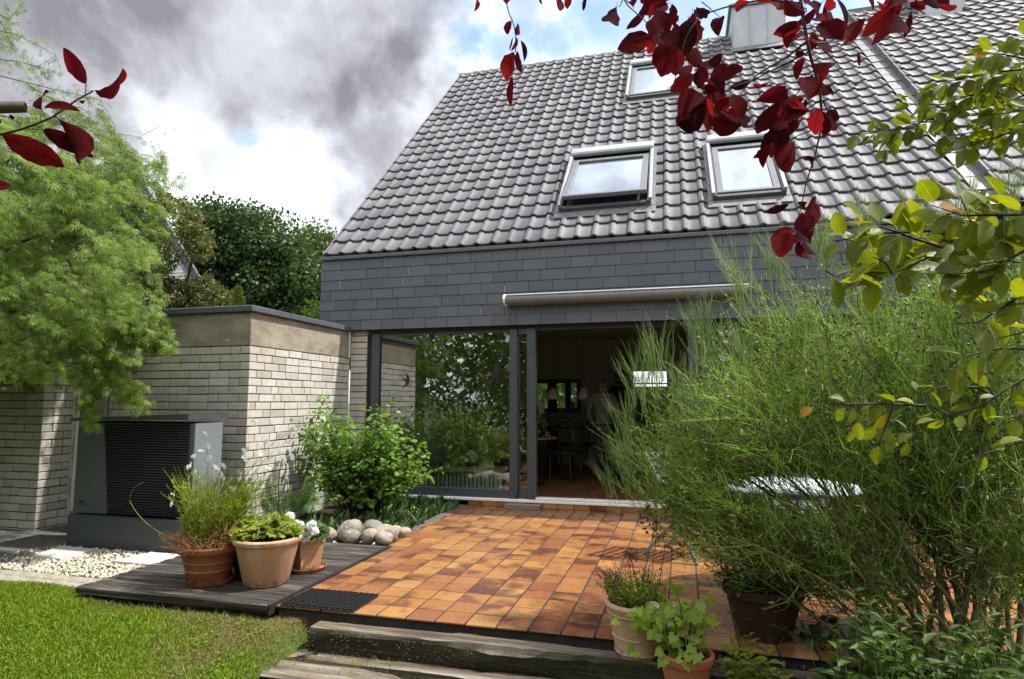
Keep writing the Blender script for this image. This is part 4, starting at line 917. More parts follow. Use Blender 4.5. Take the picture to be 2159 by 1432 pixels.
for x, z, h, r, lab in ((1.46, 1.087, .20, .055, 'left tall white canister on the dark shelf'), (1.60, 1.087, .20, .055, 'right tall white canister on the dark shelf'), (1.53, 1.30, .0, 0, '')):
    if r: lath('canister', lab, 'canister', [(r*.9, 0), (r, .01), (r, h-.03), (r*1.04, h-.03), (r*1.04, h), (r*.5, h+.005)], x, 2.6, z, plain('white_enamel', (.66, .66, .64), .4))
for nm, (a, b) in (('curtain', (.55, .80)), ('curtain', (1.0, 1.16))):
    V = []; F = []; nx = 40
    for i in range(nx):
        x = a+(b-a)*i/(nx-1); y = 1.05+.022*math.sin(i*1.3)
        V += [(x, y, .1), (x, y, 2.4)]
    o = MB().add(V, [(2*i, 2*i+2, 2*i+3, 2*i+1) for i in range(nx-1)]).obj('curtain', plain('ochre_curtain', (.24, .19, .08), .9), None, True)
    tag(recentre(o), 'ochre curtain panel hanging behind the left window, %s' % ('next to the brick reflection' if a < .9 else 'nearer the middle post'), 'curtain', 'ochre curtains')
V = []; nx = 60
for i in range(nx): x = 3.98+.62*i/(nx-1); y = .30+.028*math.sin(i*.95); V += [(x, y, .1), (x, y, 2.3)]
tag(recentre(MB().add(V, [(2*i, 2*i+2, 2*i+3, 2*i+1) for i in range(nx-1)]).obj('curtain', plain('grey_curtain', (.30, .29, .30), .9), None, True)), 'pale grey curtain inside the right window behind the broom', 'curtain')
mr = thing('wall_mirror', 'rectangular mirror in a dark wood frame on the back wall of the room', 'mirror', (1.4, 4.58, 1.4))
mx0, mx1, mz0, mz1 = .90, 1.95, 1.08, 1.715
MB().box(mx0, mx1, 4.54, 4.598, mz0, mz0+.075, .01).box(mx0, mx1, 4.54, 4.598, mz1-.075, mz1, .01).box(mx0, mx0+.075, 4.541, 4.597, mz0+.07, mz1-.07, .01).box(mx1-.075, mx1, 4.541, 4.597, mz0+.07, mz1-.07, .01).obj('frame', DARKW, mr)
MB().box(mx0+.07, mx1-.07, 4.57, 4.58, mz0+.07, mz1-.07).obj('mirror_glass', MIRR, mr)
for lab, x, y in (('left white dome pendant lamp hanging before the mirror', 1.84, 2.4), ('right white dome pendant lamp hanging beside the mirror', 2.345, 2.4)):
    t = thing('pendant_lamp', lab, 'lamp', (x, y, 1.32), 'pair of dome pendant lamps')
    MB().lathe([(.100, 0), (.102, .004), (.098, .06), (.082, .12), (.052, .165), (.02, .185), (.012, .19)], x, y, 1.323, 28).obj('lamp_shade', plain('grey_white_shade', (.42, .41, .38), .5), t, True)
    MB().tube([(x, y, 1.5), (x, y, 2.48)], .003, 5).obj('cord', BLACK, t)
dt = thing('dining_table', 'round wooden dining table inside the open terrace door', 'table', (1.75, 1.55, .08))
MB().lathe([(.2, .0), (.42, .0), (.435, .012), (.43, .028), (.2, .03)], 1.62, 1.62, .735, 40).obj('tabletop', TABLEW, dt, True, autos=35)
MB().lathe([(.24, 0), (.25, .015), (.05, .03), (.035, .06), (.035, .65)], 1.62, 1.62, .08, 24).obj('pedestal', BLACK, dt, True, autos=35)
pv_t = thing('potted_plant', 'small leafy plant in a dark pot on the dining table', 'plant', (1.78, 1.6, .765))
MB().lathe([(.05, 0), (.065, .11), (.06, .112)], 1.78, 1.6, .766, 20).obj('pot', BLACK, pv_t, True)
n = 40; d = norm(rng.normal(size=(n, 3))+A([0, 0, .6])); Pp = A([1.80, 1.6, .93])+d*rng.uniform(.03, .15, (n, 1)); MB().inst([(0, 0, 0), (-.4, .5, .05), (0, 1, -.05), (.4, .5, .05)], [(0, 1, 2, 3)], frames(d, norm(rng.normal(size=(n, 3))+A([0, -.5, 1])), np.full(n, .07), np.full(n, .06)), Pp).obj('foliage', L_HEUCH, pv_t)
for x in (1.93, 1.97): lath('drinking_glass', 'small drinking glass on the dining table, %s one' % ('left' if x < 1.95 else 'right'), 'glass', [(.018, 0), (.024, .07), (.022, .07), (.016, .006)], x, 1.45, .767, GLASSC)
kt = thing('long_table', 'dark long table further back in the dim room', 'table', (2.3, 3.2, .08)); MB().box(1.6, 3.3, 2.85, 3.5, .80, .84, .006).obj('tabletop', DARKW, kt)
for x in (1.68, 3.22):
    for y in (2.92, 3.43): MB().box(x-.03, x+.03, y-.03, y+.03, .08, .80).obj('leg', DARKW, kt)
def bent_chair(label, x, y, rot):
    t = thing('bentwood_chair', label, 'chair', (x, y, .08), 'bentwood chairs in the room'); c, s_ = math.cos(rot), math.sin(rot)
    def P(a, b, z): return (x+a*c-b*s_, y+a*s_+b*c, z+.08)
    MB().tube([P(-.2, -.18, .44), P(.2, -.18, .44), P(.22, .1, .44), P(.1, .22, .44), P(-.1, .22, .44), P(-.22, .1, .44)], .02, 6).box(x-.19, x+.19, y-.18, y+.18, .50, .525, .01).obj('seat', DARKW, t)
    for a, b in ((-.18, -.17), (.18, -.17), (-.17, .18), (.17, .18)): MB().tube([P(a, b, 0), P(a*.95, b*.95, .44)], [.014, .018], 8).obj('leg', DARKW, t)
    for w_, h_ in ((.20, .92), (.12, .84)): MB().tube([P(-w_, .19, .44)]+[P(w_*math.cos(math.pi*(1-k/10)), .22, .62+(h_-.62)*math.sin(math.pi*k/10)) for k in range(11)]+[P(w_, .19, .44)], .013, 7).obj('back_hoop', DARKW, t, True)
bent_chair('dark bentwood chair with hooped back behind the small plant', 1.75, 3.75, .1); bent_chair('dark bentwood chair with hooped back left of the two people', 2.28, 3.75, -.1); bent_chair('dark bentwood chair standing at the round dining table', 2.12, 1.9, -1.9)
wl = MB().box(2.02, 2.80, 4.575, 4.6, .09, 2.12, .004).obj('inner_door', plain('beige_inner_door', (.44, .40, .34), .6), hou)
MB().box(1.955, 2.018, 4.57, 4.6, .09, 2.19).box(2.802, 2.86, 4.57, 4.6, .09, 2.19).box(2.018, 2.802, 4.57, 4.6, 2.125, 2.19).obj('door_frame', plain('beige_frame', (.36, .32, .26), .6), hou)
def bird(label, pts, depth=.060):
    V = [tuple(on(u, v, 1, depth)) for u, v in pts]; c = np.mean(V, 0); n_ = len(V); V2 = V+[(x, y+.003, z) for x, y, z in V]
    F = [tuple(range(n_))[::-1], tuple(range(n_, 2*n_))]+[(i, (i+1) % n_, n_+(i+1) % n_, n_+i) for i in range(n_)]
    tag(recentre(MB().add(V2, F).obj('bird_silhouette', BLACK)), label, 'bird sticker', 'black bird silhouettes on the window')
z4 = lambda a, b: (660+a/2.918, 640+b/2.918)
bird('small black swallow silhouette stuck on the left part of the window', [z4(*q) for q in ((541, 449), (560, 462), (572, 462), (576, 445), (570, 422), (584, 440), (594, 468), (588, 482), (594, 490), (583, 496), (572, 510), (545, 520), (560, 505), (570, 488), (560, 472))])
bird('large black swallow silhouette stuck on the window near the middle post', [z4(*q) for q in ((1150, 332), (1128, 352), (1112, 385), (1106, 425), (1100, 445), (1120, 450), (1130, 475), (1150, 503), (1142, 470), (1140, 440), (1160, 418), (1184, 402), (1160, 400), (1140, 405), (1138, 380))])
# ------------------------------------------------------------------ two people standing in the dim room
def person(label, x, y, z, h, rot, cloth, trousers, hair, skin, bend=0.0, arm=0.2):
    t = thing('person', label, 'person', (x, y, z), 'people in the room'); k = h/1.72; c, s_ = math.cos(rot), math.sin(rot)
    J = dict(pel=(0, 0, .95), wai=(0, -.01, 1.10), che=(0, -.01-bend*.4, 1.30), nek=(0, -.01-bend*.8, 1.47), hed=(0, -.03-bend, 1.56), top=(0, -.03-bend, 1.64),
             hl=(-.09, 0, .90), kl=(-.10, -.03, .50), al=(-.10, .02, .09), tl=(-.11, -.13, .03), hr=(.09, 0, .90), kr=(.10, -.03, .50), ar=(.10, .02, .09), tr=(.11, -.13, .03),
             sl=(-.18, -.01-bend*.6, 1.41), el=(-.25, .0-bend*.5, 1.13), wl=(-.20, -.20-bend*.5, 1.0), gl=(-.17, -.28-bend*.5, .99), sr=(.18, -.01-bend*.6, 1.41), er=(.25, 0-bend*.5, 1.13), wr=(.20, -.2-bend*.5, 1.0), gr=(.17, -.28-bend*.5, .99))
    R = dict(pel=.145, wai=.135, che=.155, nek=.058, hed=.088, top=.07, hl=.092, kl=.062, al=.042, tl=.034, hr=.092, kr=.062, ar=.042, tr=.034, sl=.072, el=.048, wl=.032, gl=.03, sr=.072, er=.048, wr=.032, gr=.03)
    E = [('pel', 'wai'), ('wai', 'che'), ('che', 'nek'), ('nek', 'hed'), ('hed', 'top'), ('pel', 'hl'), ('hl', 'kl'), ('kl', 'al'), ('al', 'tl'), ('pel', 'hr'), ('hr', 'kr'), ('kr', 'ar'), ('ar', 'tr'), ('che', 'sl'), ('sl', 'el'), ('el', 'wl'), ('wl', 'gl'), ('che', 'sr'), ('sr', 'er'), ('er', 'wr'), ('wr', 'gr')]
    ks = list(J); me = bpy.data.meshes.new('body'); V = [((a*c-b*s_)*k, (a*s_+b*c)*k, q*k) for a, b, q in (J[n_] for n_ in ks)]
    me.from_pydata(V, [(ks.index(a), ks.index(b)) for a, b in E], []); o = bpy.data.objects.new('body', me); C.objects.link(o); o.parent = t
    m_ = o.modifiers.new('skin', 'SKIN'); m_.use_smooth_shade = True
    for i, n_ in enumerate(ks): me.skin_vertices[0].data[i].radius = (R[n_]*k, R[n_]*k*(.8 if n_ in ('pel', 'wai', 'che') else 1)); me.skin_vertices[0].data[i].use_root = n_ == 'pel'
    o.modifiers.new('sub', 'SUBSURF').levels = 2; o.modifiers['sub'].render_levels = 2
    def fbody(tt, b):
        sp = tt.node('ShaderNodeSeparateXYZ'); tt.put(sp.inputs[0], tt.obj()); zz_ = tt.math('DIVIDE', sp.outputs[2], k)
        stripe = tt.mapr(tt.math('SINE', tt.math('MULTIPLY', zz_, 95)), .2, .6, 0, .5); cl = tt.mix(stripe, cloth, tuple(q*.45 for q in cloth))
        cc = tt.mix(tt.mapr(zz_, .955, .965), trousers, cl); cc = tt.mix(tt.mapr(zz_, 1.455, 1.465), cc, skin); cc = tt.mix(tt.mapr(zz_, .10, .09), cc, (.01, .01, .01)); tt.put(b.inputs['Base Color'], cc)
    me.materials.append(mat('clothed_figure', None, .8, fn=fbody))
    hb = MB(); hx, hy, hz = J['hed']; wx, wy = (hx*c-hy*s_)*k, (hx*s_+hy*c)*k
    prof_h = [(.02, -.11), (.085, -.08), (.102, -.02), (.105, .05), (.085, .105), (.045, .135), (.01, .142)]; hb.lathe([(r*k, q*k) for r, q in prof_h], x+wx+.012*k*-s_, y+wy+.018*k*c, z+(hz+.02)*k, 20); hb.obj('hair', plain('hair', hair, .8, var=.3, sc=40), t, True)
    return t
person('person with grey hair in a striped padded jacket standing with the back to the door', 2.66, 2.25, .08, 1.55, 0.15, (.16, .15, .12), (.02, .02, .022), (.13, .115, .095), (.35, .22, .16), .05)
person('taller dark haired person in black clothes beside the one in the padded jacket', 2.95, 2.55, .08, 1.72, -.5, (.016, .016, .018), (.012, .012, .014), (.014, .011, .010), (.30, .19, .14), .06)
# ------------------------------------------------------------------ leaf shapes
def leaf_oval(w=.5, curl=.12, fold=.10, st=(0, .14, .34, .56, .78, .92, 1), wd=None, jag=0, seed=0, bite=0):
    r = np.random.default_rng(seed); wd = wd or [0, .30, .47, .5, .36, .17, 0]; V = []; F = []; n = len(st)
    for i, (s_, b) in enumerate(zip(st, wd)):
        z = -curl*s_*s_; cx = r.normal(0, .02) if jag else 0
        bl, br = b*(1+r.normal(0, jag)), b*(1+r.normal(0, jag))
        if bite and i in (4, 5) and r.random() < bite: br *= .45
        V += [(cx-bl*w*2, s_, z+fold*b*2), (cx, s_, z), (cx+br*w*2, s_, z+fold*b*2)]
    for i in range(n-1):
        a, b = 3*i, 3*(i+1)
        F += [(a, b, b+1, a+1), (a+1, b+1, b+2, a+2)]
    V = A(V); Fs = []
    for f in F:
        u = []
        for q in f:
            if not any(np.allclose(V[q], V[p]) for p in u): u.append(q)
        if len(u) >= 3: Fs.append(tuple(u))
    used = sorted({q for f in Fs for q in f}); mp = {q: i for i, q in enumerate(used)}
    return V[used], [tuple(mp[q] for q in f) for f in Fs]
SM = (0, .3, .68, 1); 
OV_S = leaf_oval(.5, .1, .10, SM, [0, .44, .40, 0]); LAN_S = leaf_oval(.5, .25, .12, SM, [0, .44, .36, 0])
OV_B = [leaf_oval(.5, c, f, seed=k, jag=.03) for k, (c, f) in enumerate(((.05, .08), (.18, .12), (.28, .06), (.10, .18)))]
RED_T = [leaf_oval(.5, c, f, (0, .06, .15, .26, .38, .5, .62, .73, .83, .91, .97, 1), [0, .13, .26, .38, .46, .5, .49, .43, .33, .21, .08, 0], j, k, 0) for k, (c, f, j) in enumerate(((.14, .12, .03), (.30, .05, .07), (.05, .20, .03), (.40, .16, .03), (.20, .02, .10), (-.22, .14, .04), (.5, .08, .03), (.1, .3, .05)))]
for i_, (v_, f_) in enumerate(RED_T):
    k_ = len(v_); RED_T[i_] = (np.concatenate([v_, A([(-.012, -.16, -.02), (.012, -.16, -.02), (.012, .02, .004), (-.012, .02, .004)])]), f_+[(k_, k_+1, k_+2, k_+3)])
def lobed(angles, lens, inner=.42, curl=.12):
    V = [(0, 0, 0)]; F = []; n = len(angles)
    for i, (a, l) in enumerate(zip(angles, lens)):
        t = math.radians(a); V.append((l*math.sin(t), l*math.cos(t), -curl*l*l))
        if i < n-1: t2 = math.radians((a+angles[i+1])/2); q = inner*(l+lens[i+1])/2; V.append((q*math.sin(t2), q*math.cos(t2), .03))
    for i in range(1, len(V)-1): F.append((0, i+1, i))
    return A(V), F
IVY = lobed((-150, -95, -45, 0, 45, 95, 150), (.50, .66, .70, 1, .70, .66, .50), .74); IVY = (IVY[0], IVY[1])
HEU = lobed((-150, -110, -75, -40, 0, 40, 75, 110, 150), (.55, .7, .8, .9, .95, .9, .8, .7, .55), .78)
def palm(k=7, fw=.055):
    V = [(0, 0, 0)]; F = []
    for a, l in zip(np.linspace(-105, 105, k), (.5, .75, .92, 1, .92, .75, .5)):
        t = math.radians(a); d = A([math.sin(t), math.cos(t), 0]); s_ = A([math.cos(t), -math.sin(t), 0]); b = len(V)
        V += [tuple(d*l*.5-s_*fw+A([0, 0, .03])), tuple(d*l+A([0, 0, -.12])), tuple(d*l*.5+s_*fw+A([0, 0, .03]))]; F.append((0, b, b+1, b+2))
    return A(V), F
PALM = palm(7, .055)
def unit(n): return norm(rng.normal(size=(n, 3)))
def leaves(parent, name, tm, D, N, L, Wd, P, m, nind=0, stuff='foliage'):
    """the nind leaves nearest to the camera become parts of their own, the rest is one joined part"""
    tms = tm if isinstance(tm, list) else [tm]; n = len(P); M = frames(D, N, L, Wd); ch = rng.integers(0, len(tms), n)
    order = np.argsort(np.linalg.norm(P-P0, axis=1)/np.maximum(L, 1e-4)**.5) if nind else np.arange(n); ind = order[:nind]; rest = order[nind:]
    mes = [MB().add(*t).mesh(name, m, True) for t in tms] if nind else []
    for i in ind: place(name, mes[ch[i]], parent, m4(M[i], P[i]))
    if len(rest):
        mb = MB()
        for k, t in enumerate(tms):
            q = rest[ch[rest] == k]
            if len(q): mb.inst(*t, M[q], P[q])
        mb.obj(stuff if nind == 0 else name, m, parent, True, kind='stuff')
def stems(mb, A0, B0, r0, r1, bow=.15, n=5, k=5):
    for a, b in zip(A0, B0):
        m_ = (a+b)/2+A([0, 0, 1])*np.linalg.norm(b-a)*bow+rng.normal(0, .02, 3)*np.linalg.norm(b-a); mb.tube(bez(a, m_, b, n), np.linspace(r0, r1, n), k, cap=False)
    return mb
# ------------------------------------------------------------------ lawn grass
n = 190000
gx = rng.uniform(-2.6, 1.72, n); gy = -3.86-rng.power(.75, n)*0-rng.uniform(0, 1, n)**1.25*2.3
ok = (gx < 1.60+.03*np.sin(gy*23)) & ~((gx > -.22) & (gx < 1.33) & (gy > -4.05))
gx, gy = gx[ok], gy[ok]; n = len(gx); gz = zl(gx, gy)
dry = sm(gx+.16*np.sin(gy*9)+.1*np.sin(gx*13+gy*5), .45, 1.45)*sm(gy+.10*np.sin(gx*7), -4.75, -4.2)*1.15+.25*sm(np.sin(gx*3.1+1)*np.sin(gy*4.3)+.3*np.sin(gx*11), .5, 1.1)
D = norm(np.stack([rng.normal(.25, .5, n), rng.normal(0, .5, n), rng.uniform(.5, 1.1, n)], 1)); L = rng.uniform(.018, .042, n)*(1-.45*np.clip(dry, 0, 1)); D[:, 2] *= (1-.4*np.clip(dry, 0, 1))
M = frames(norm(D), unit(n), L, rng.uniform(.0022, .0042, n))
gm = MB().inst([(-.5, 0, 0), (.5, 0, 0), (.32, .6, .06), (0, 1, -.12), (-.32, .6, .06)], [(0, 1, 2, 3, 4)], M, np.stack([gx, gy, gz], 1), np.clip(dry+.001, .001, 1.2)); gm.obj('grass', L_GRASS, None, True, kind='stuff')
n = 6500; gx = rng.uniform(1.66, 4.2, n); fr_ = rng.random(n); gy = np.where(fr_ < .55, -4.152+(gx-1.66)*.0193, np.where(fr_ < .8, -4.145+(gx-1.66)*.0193+rng.uniform(0, .03, n), -4.31+rng.normal(0, .03, n)+(gx-1.66)*.0193)); gz = np.where(fr_ < .55, rng.uniform(-.17, -.075, n), np.where(fr_ < .8, -.072, -.19)); kq = (np.sin(gx*5.3)+np.sin(gx*13+1)+np.sin(gx*31))*.33 > rng.uniform(-.6, .7, n); kq &= (fr_ > .3); gx, gy, gz, fr_ = gx[kq], gy[kq], gz[kq], fr_[kq]; n = len(gx)
MB().inst([(-.5, 0, 0), (.5, 0, 0), (0, 1, -.2)], [(0, 1, 2)], frames(norm(np.stack([rng.normal(0, .7, n), rng.normal(-.8, .3, n), rng.normal(-.2, .5, n)], 1)), unit(n), rng.uniform(.006, .022, n), np.full(n, .0035)), np.stack([gx, gy, gz], 1), np.where(fr_ < .55, rng.uniform(0.05, .35, n), rng.uniform(.3, 1., n))).obj('moss', leafmat('dry_moss', [(.018, .020, .006), (.04, .04, .010), (.09, .075, .022), (.13, .10, .035)], .15, .8, (1.2, 1.2, .6)), None, kind='stuff')
n = 900; q = rng.random(n) < .5                                     # tufts along the deck edge and between the sleepers
gx = np.where(q, rng.uniform(-.2, 1.5, n), rng.uniform(1.5, 2.3, n)); gy = np.where(q, rng.normal(-4.07, .02, n), rng.normal(-4.24, .05, n)); gz = np.where(q, -.07, -.19)
D = norm(np.stack([rng.normal(0, .5, n), rng.normal(-.3, .4, n), rng.uniform(.3, 1, n)], 1))
MB().inst([(-.5, 0, 0), (.5, 0, 0), (0, 1, -.2)], [(0, 1, 2)], frames(D, unit(n), rng.uniform(.02, .06, n), np.full(n, .003)), np.stack([gx, gy, gz], 1), rng.uniform(.2, 1.1, n)).obj('grass_tufts', L_GRASS, None, kind='stuff')
n = 700; cx_ = rng.uniform(-2, 1.5, 26); cy_ = rng.uniform(-5.2, -4.0, 26); ci = rng.integers(0, 26, n); gx = cx_[ci]+rng.normal(0, .05, n); gy = cy_[ci]+rng.normal(0, .05, n)
kq = ~((gx > -.25) & (gx < 1.34) & (gy > -4.06)); gx, gy = gx[kq], gy[kq]; n = len(gx); MB().inst(*OV_S, frames(unit(n)*A([1, 1, .2]), unit(n)*.4+A([0, 0, 1]), rng.uniform(.012, .024, n), rng.uniform(.010, .018, n)), np.stack([gx, gy, zl(gx, gy)+rng.uniform(.012, .03, n)], 1)).obj('clover', L_SHRUB, None, True, kind='stuff')
# ------------------------------------------------------------------ japanese maple
def inpoly(u, v, pg):
    c = np.zeros(len(u), bool); x, y = A(pg, float).T; j = len(x)-1
    for i in range(len(x)):
        cond = ((y[i] > v) != (y[j] > v)) & (u < (x[j]-x[i])*(v-y[i])/(y[j]-y[i]+1e-9)+x[i]); c ^= cond; j = i
    return c
def sample(pg, n):
    pg = A(pg, float); lo, hi = pg.min(0), pg.max(0); U = np.empty((0, 2))
    while len(U) < n:
        q = rng.uniform(lo, hi, (n*3, 2)); U = np.concatenate([U, q[inpoly(q[:, 0], q[:, 1], pg)]])
    return U[:n]
mp = thing('japanese_maple', 'bright green lace leaf japanese maple hanging over the garage corner', 'tree', (-3.6, -2.9, -.06))
tr_b = A([-3.7, -2.85, -.06]); tk = [tr_b, tr_b+A([.1, 0, .7]), tr_b+A([.05, .05, 1.5]), tr_b+A([.2, .1, 2.6]), tr_b+A([.3, .2, 3.6])]
MB().tube(tk, [.10, .085, .07, .05, .03], 9).obj('trunk', BARK, mp, True)
crown = [(-160, 235), (60, 215), (170, 240), (232, 258), (300, 318), (318, 385), (285, 470), (300, 560), (292, 640), (225, 668), (262, 735), (250, 800), (180, 800), (60, 790), (-160, 830)]
U = sample(crown, 185); sprays = []
for u, v in U:
    pc = on(u, v, 1, -3.0+rng.uniform(-.6, .8)); ax = norm(A([.85, rng.normal(-.15, .3), rng.uniform(-.35, -.05)]))
    for _ in range(6):
        o_ = A([rng.normal(0, .14), rng.normal(0, .17), 0]); o_[2] = -.9*abs(o_[0]-.05)*.5-.25*abs(o_[1])+rng.normal(0, .025); sprays.append((pc+o_, rng.uniform(.24, .46), ax))
for (a, b, c, k) in (((235, 690), (300, 705), (357, 722), 26), ((215, 745), (265, 800), (300, 858), 16), ((190, 790), (200, 850), (190, 892), 8), ((150, 740), (230, 780), (280, 830), 12), ((170, 640), (240, 650), (300, 690), 10), ((270, 700), (310, 740), (345, 715), 10)):
    for t in np.linspace(0, 1, k):
        w = bez(A(a, float), A(b, float), A(c, float), 50)[int(t*49)]+rng.normal(0, 7, 2); sprays.append((on(w[0], w[1], 1, -3.1+rng.normal(0, .06)), rng.uniform(.12, .24), 'low'))
lp, ld, ln, ll = [], [], [], []; tw = MB()
cdir = A([.75, -.1, -.62])
for p, L_, kind in sprays:
    d = norm(kind+A([0, 0, -.25])+rng.normal(0, .22, 3)) if not isinstance(kind, str) else norm(A([.7, -.1, -.7])+rng.normal(0, .3, 3))
    b0 = p-d*L_+A([0, 0, .10*L_]); pts = bez(b0, b0+A([d[0], d[1], d[2]*.2])*L_*.6, p, 6)
    tw.tube(pts, np.linspace(.0035, .0012, 6), 3, cap=False)
    m_ = int(10+25*L_/.4) if not isinstance(kind, str) else 32
    for _ in range(m_):
        t = rng.uniform(.08, 1); c_ = pts[0]*(1-t)+pts[-1]*t+A([0, 0, .05*math.sin(math.pi*t)*L_]); sd = norm(np.cross(d, A([0, 0, 1.]))*rng.choice([-1, 1])+d*.8+A([0, 0, -.35])+rng.normal(0, .3, 3)); r_l = rng.uniform(.01, .085)
        lp.append(c_+sd*r_l+A([0, 0, -r_l*r_l*3])); ld.append(norm(sd+A([0, 0, -.75])+rng.normal(0, .25, 3))); ln.append(norm(A([.25, -.25, .9])+rng.normal(0, .35, 3))); ll.append(rng.uniform(.040, .078))
lp, ld, ln, ll = map(A, (lp, ld, ln, ll)); print('maple leaves', len(lp))
MB().inst(*PALM, frames(ld, ln, ll, ll), lp).obj('crown', L_MAPLE, mp, True, kind='stuff')
# thin high sprays against the sky
lp, ld, ln, ll = [], [], [], []
for pl_ in (((-60, 240), (60, 250), (180, 268), (290, 290), (335, 268)), ((-60, 225), (60, 260), (160, 300), (270, 350), (335, 345)), ((-50, 120), (40, 130), (110, 150)), ((-50, 60), (30, 70), (120, 118), (80, 140)), ((-40, 150), (40, 170), (120, 190), (210, 210)), ((150, 250), (230, 300), (310, 330)), ((-30, 20), (20, 40), (50, 5)), ((60, 180), (120, 215), (205, 260)), ((-40, -10), (10, 60), (30, 110))):
    P3 = A([on(u, v, 1, -2.75+rng.normal(0, .1)) for u, v in pl_]); P3 = poly(P3, 14); tw.tube(P3, np.linspace(.006, .0015, 14), 4, cap=False)
    for i in range(1, 14):
        for _ in range(7):
            sd = norm(A([.5, -.1, -.45])+rng.normal(0, .5, 3)); q = P3[i]+sd*rng.uniform(.0, .17); lp.append(q); ld.append(norm(sd+A([0, 0, -.6]))); ln.append(unit(1)[0]); ll.append(rng.uniform(.04, .065))
            if rng.random() < .4: tw.tube([P3[i], q], .001, 3, cap=False)
lp, ld, ln, ll = map(A, (lp, ld, ln, ll)); MB().inst(*PALM, frames(ld, ln, ll, ll), lp).obj('foliage', L_MAPLE, mp, True, kind='stuff')
for (u, v, y) in ((60, 300, -2.7), (150, 480, -2.9), (220, 620, -3.0), (40, 600, -3.0), (200, 770, -3.1), (-60, 450, -2.8)): 
    e = on(u, v, 1, y); s0 = tk[2]+A([0, 0, max(-.3, min(1.8, e[2]-1.8))])*.8; tw.tube(bez(s0, (s0+e)/2+A([0, 0, .3]), e, 8), np.linspace(.035, .006, 8), 6, cap=False)
tw.obj('limbs', BARKD, mp, True)
# ------------------------------------------------------------------ trees behind the annex
def crowd(mb, cs, rs, per, size, tmpl, flat=.75, up=.35):
    for c_, r_c in zip(cs, rs):
        k = int(per*rng.uniform(.7, 1.3)); d = unit(k); P = c_+d*(r_c*rng.uniform(.45, 1.05, (k, 1)))*A([1, 1, flat])
        mb.inst(*tmpl, frames(norm(d*.6+rng.normal(0, .6, (k, 3))+A([0, 0, -.2])), norm(d+rng.normal(0, .6, (k, 3))+A([0, 0, up])), rng.uniform(.7, 1.3, k)*size, rng.uniform(.7, 1.3, k)*size*.7), P)
    return mb
def big_tree(name, label, pg, y, dy, base, nclump, rc, per, size, m, trunk_r, group=None, hole=None):
    t = thing(name, label, 'tree', base, group); U = sample(pg, nclump*2)
    if hole: U = U[~inpoly(U[:, 0], U[:, 1], hole)]
    U = U[:nclump]; nclump = len(U); cs = A([on(u, v, 1, y+rng.uniform(-dy, dy)) for u, v in U]); edge = []
    MB().tube([A(base), A(base)+A([.1, 0, cs[:, 2].mean()*.5]), A([cs[:, 0].mean(), y, cs[:, 2].mean()+.3])], [trunk_r, trunk_r*.8, trunk_r*.35], 9).obj('trunk', BARK, t, True)
    lm = MB(); top = A([base[0]*.4+cs[:, 0].mean()*.6, y, cs[:, 2].mean()*.7])
    for c_ in cs[:: max(1, nclump//24)]: lm.tube(bez(top, (top+c_)/2+A([0, 0, .3]), c_, 6), np.linspace(trunk_r*.3, .02, 6), 5, cap=False)
    lm.obj('limbs', BARK, t, True); crowd(MB(), cs, np.full(nclump, rc)*rng.uniform(.6, 1.2, nclump), per, size, OV_S).obj('crown', m, t, True, kind='stuff'); return t
big_tree('oak_tree', 'broad dark green oak tree rising behind the annex roof', [(395, 455), (430, 440), (470, 445), (510, 455), (545, 460), (585, 478), (610, 500), (635, 540), (690, 590), (700, 700), (640, 700), (360, 700), (370, 560)], 14, 2.2, (-12.4, 14, -.4), 190, .95, 330, .155, L_OAK, .35)
big_tree('oak_tree', 'lighter green oak behind the slate corner of the house, right of the dark one', [(625, 500), (655, 492), (700, 505), (730, 520), (750, 640), (640, 700), (620, 560)], 19, 1.0, (-12.5, 19, -.4), 46, .9, 260, .16, leafmat('light_oak_leaf', [(.055, .10, .02), (.085, .13, .028), (.04, .08, .018)], .35, .4, nsc=.6), .25)
big_tree('bronze_maple', 'reddish green maple growing in front of the white gable house', [(300, 410), (350, 405), (400, 430), (430, 470), (440, 520), (400, 560), (445, 600), (490, 640), (470, 700), (250, 700), (250, 480), (275, 420)], 5.5, .8, (-7.5, 5.5, -.4), 170, .28, 130, .085, L_BRON, .1, None, [(330, 452), (372, 448), (398, 500), (440, 590), (400, 612), (372, 560)])
big_tree('dark_hedge_tree', 'dense dark shrub in the gap between lace maple and white house', [(-120, 330), (200, 350), (260, 380), (310, 440), (330, 520), (310, 720), (-120, 720)], 3.4, .5, (-8.0, 3.4, -.4), 190, .40, 110, .09, leafmat('deep_green_leaf', [(.03, .06, .014), (.05, .08, .02)], .3, .4), .1)
cn = thing('conifer', 'small bright pointed conifer showing above the annex roof', 'tree', on(502, 665, 1, 4.0)*A([1, 1, 0])+A([0, 0, -.4])); ap_ = on(503, 607, 1, 4.0); n = 2200; h_ = rng.uniform(0, 1, n)**.8; a_ = rng.uniform(0, 6.283, n); rr = .34*h_*rng.uniform(.5, 1, n); P = np.stack([ap_[0]+rr*np.cos(a_), 4+rr*np.sin(a_), ap_[2]-h_*1.0], 1)
MB().inst(*LAN_S, frames(np.stack([np.cos(a_), np.sin(a_), np.full(n, 1.3)], 1)+rng.normal(0, .3, (n, 3)), unit(n), np.full(n, .085), np.full(n, .03)), P).obj('crown', L_CON, cn, True, kind='stuff'); MB().tube([cn.location, ap_], [.05, .01], 6).obj('trunk', BARK, cn)
sp_ = thing('sapling', 'pale green sapling tips beside the left end of the slate band', 'plant', on(660, 690, 1, 1.5)); b0 = A(sp_.location); lp = []; sg = MB()
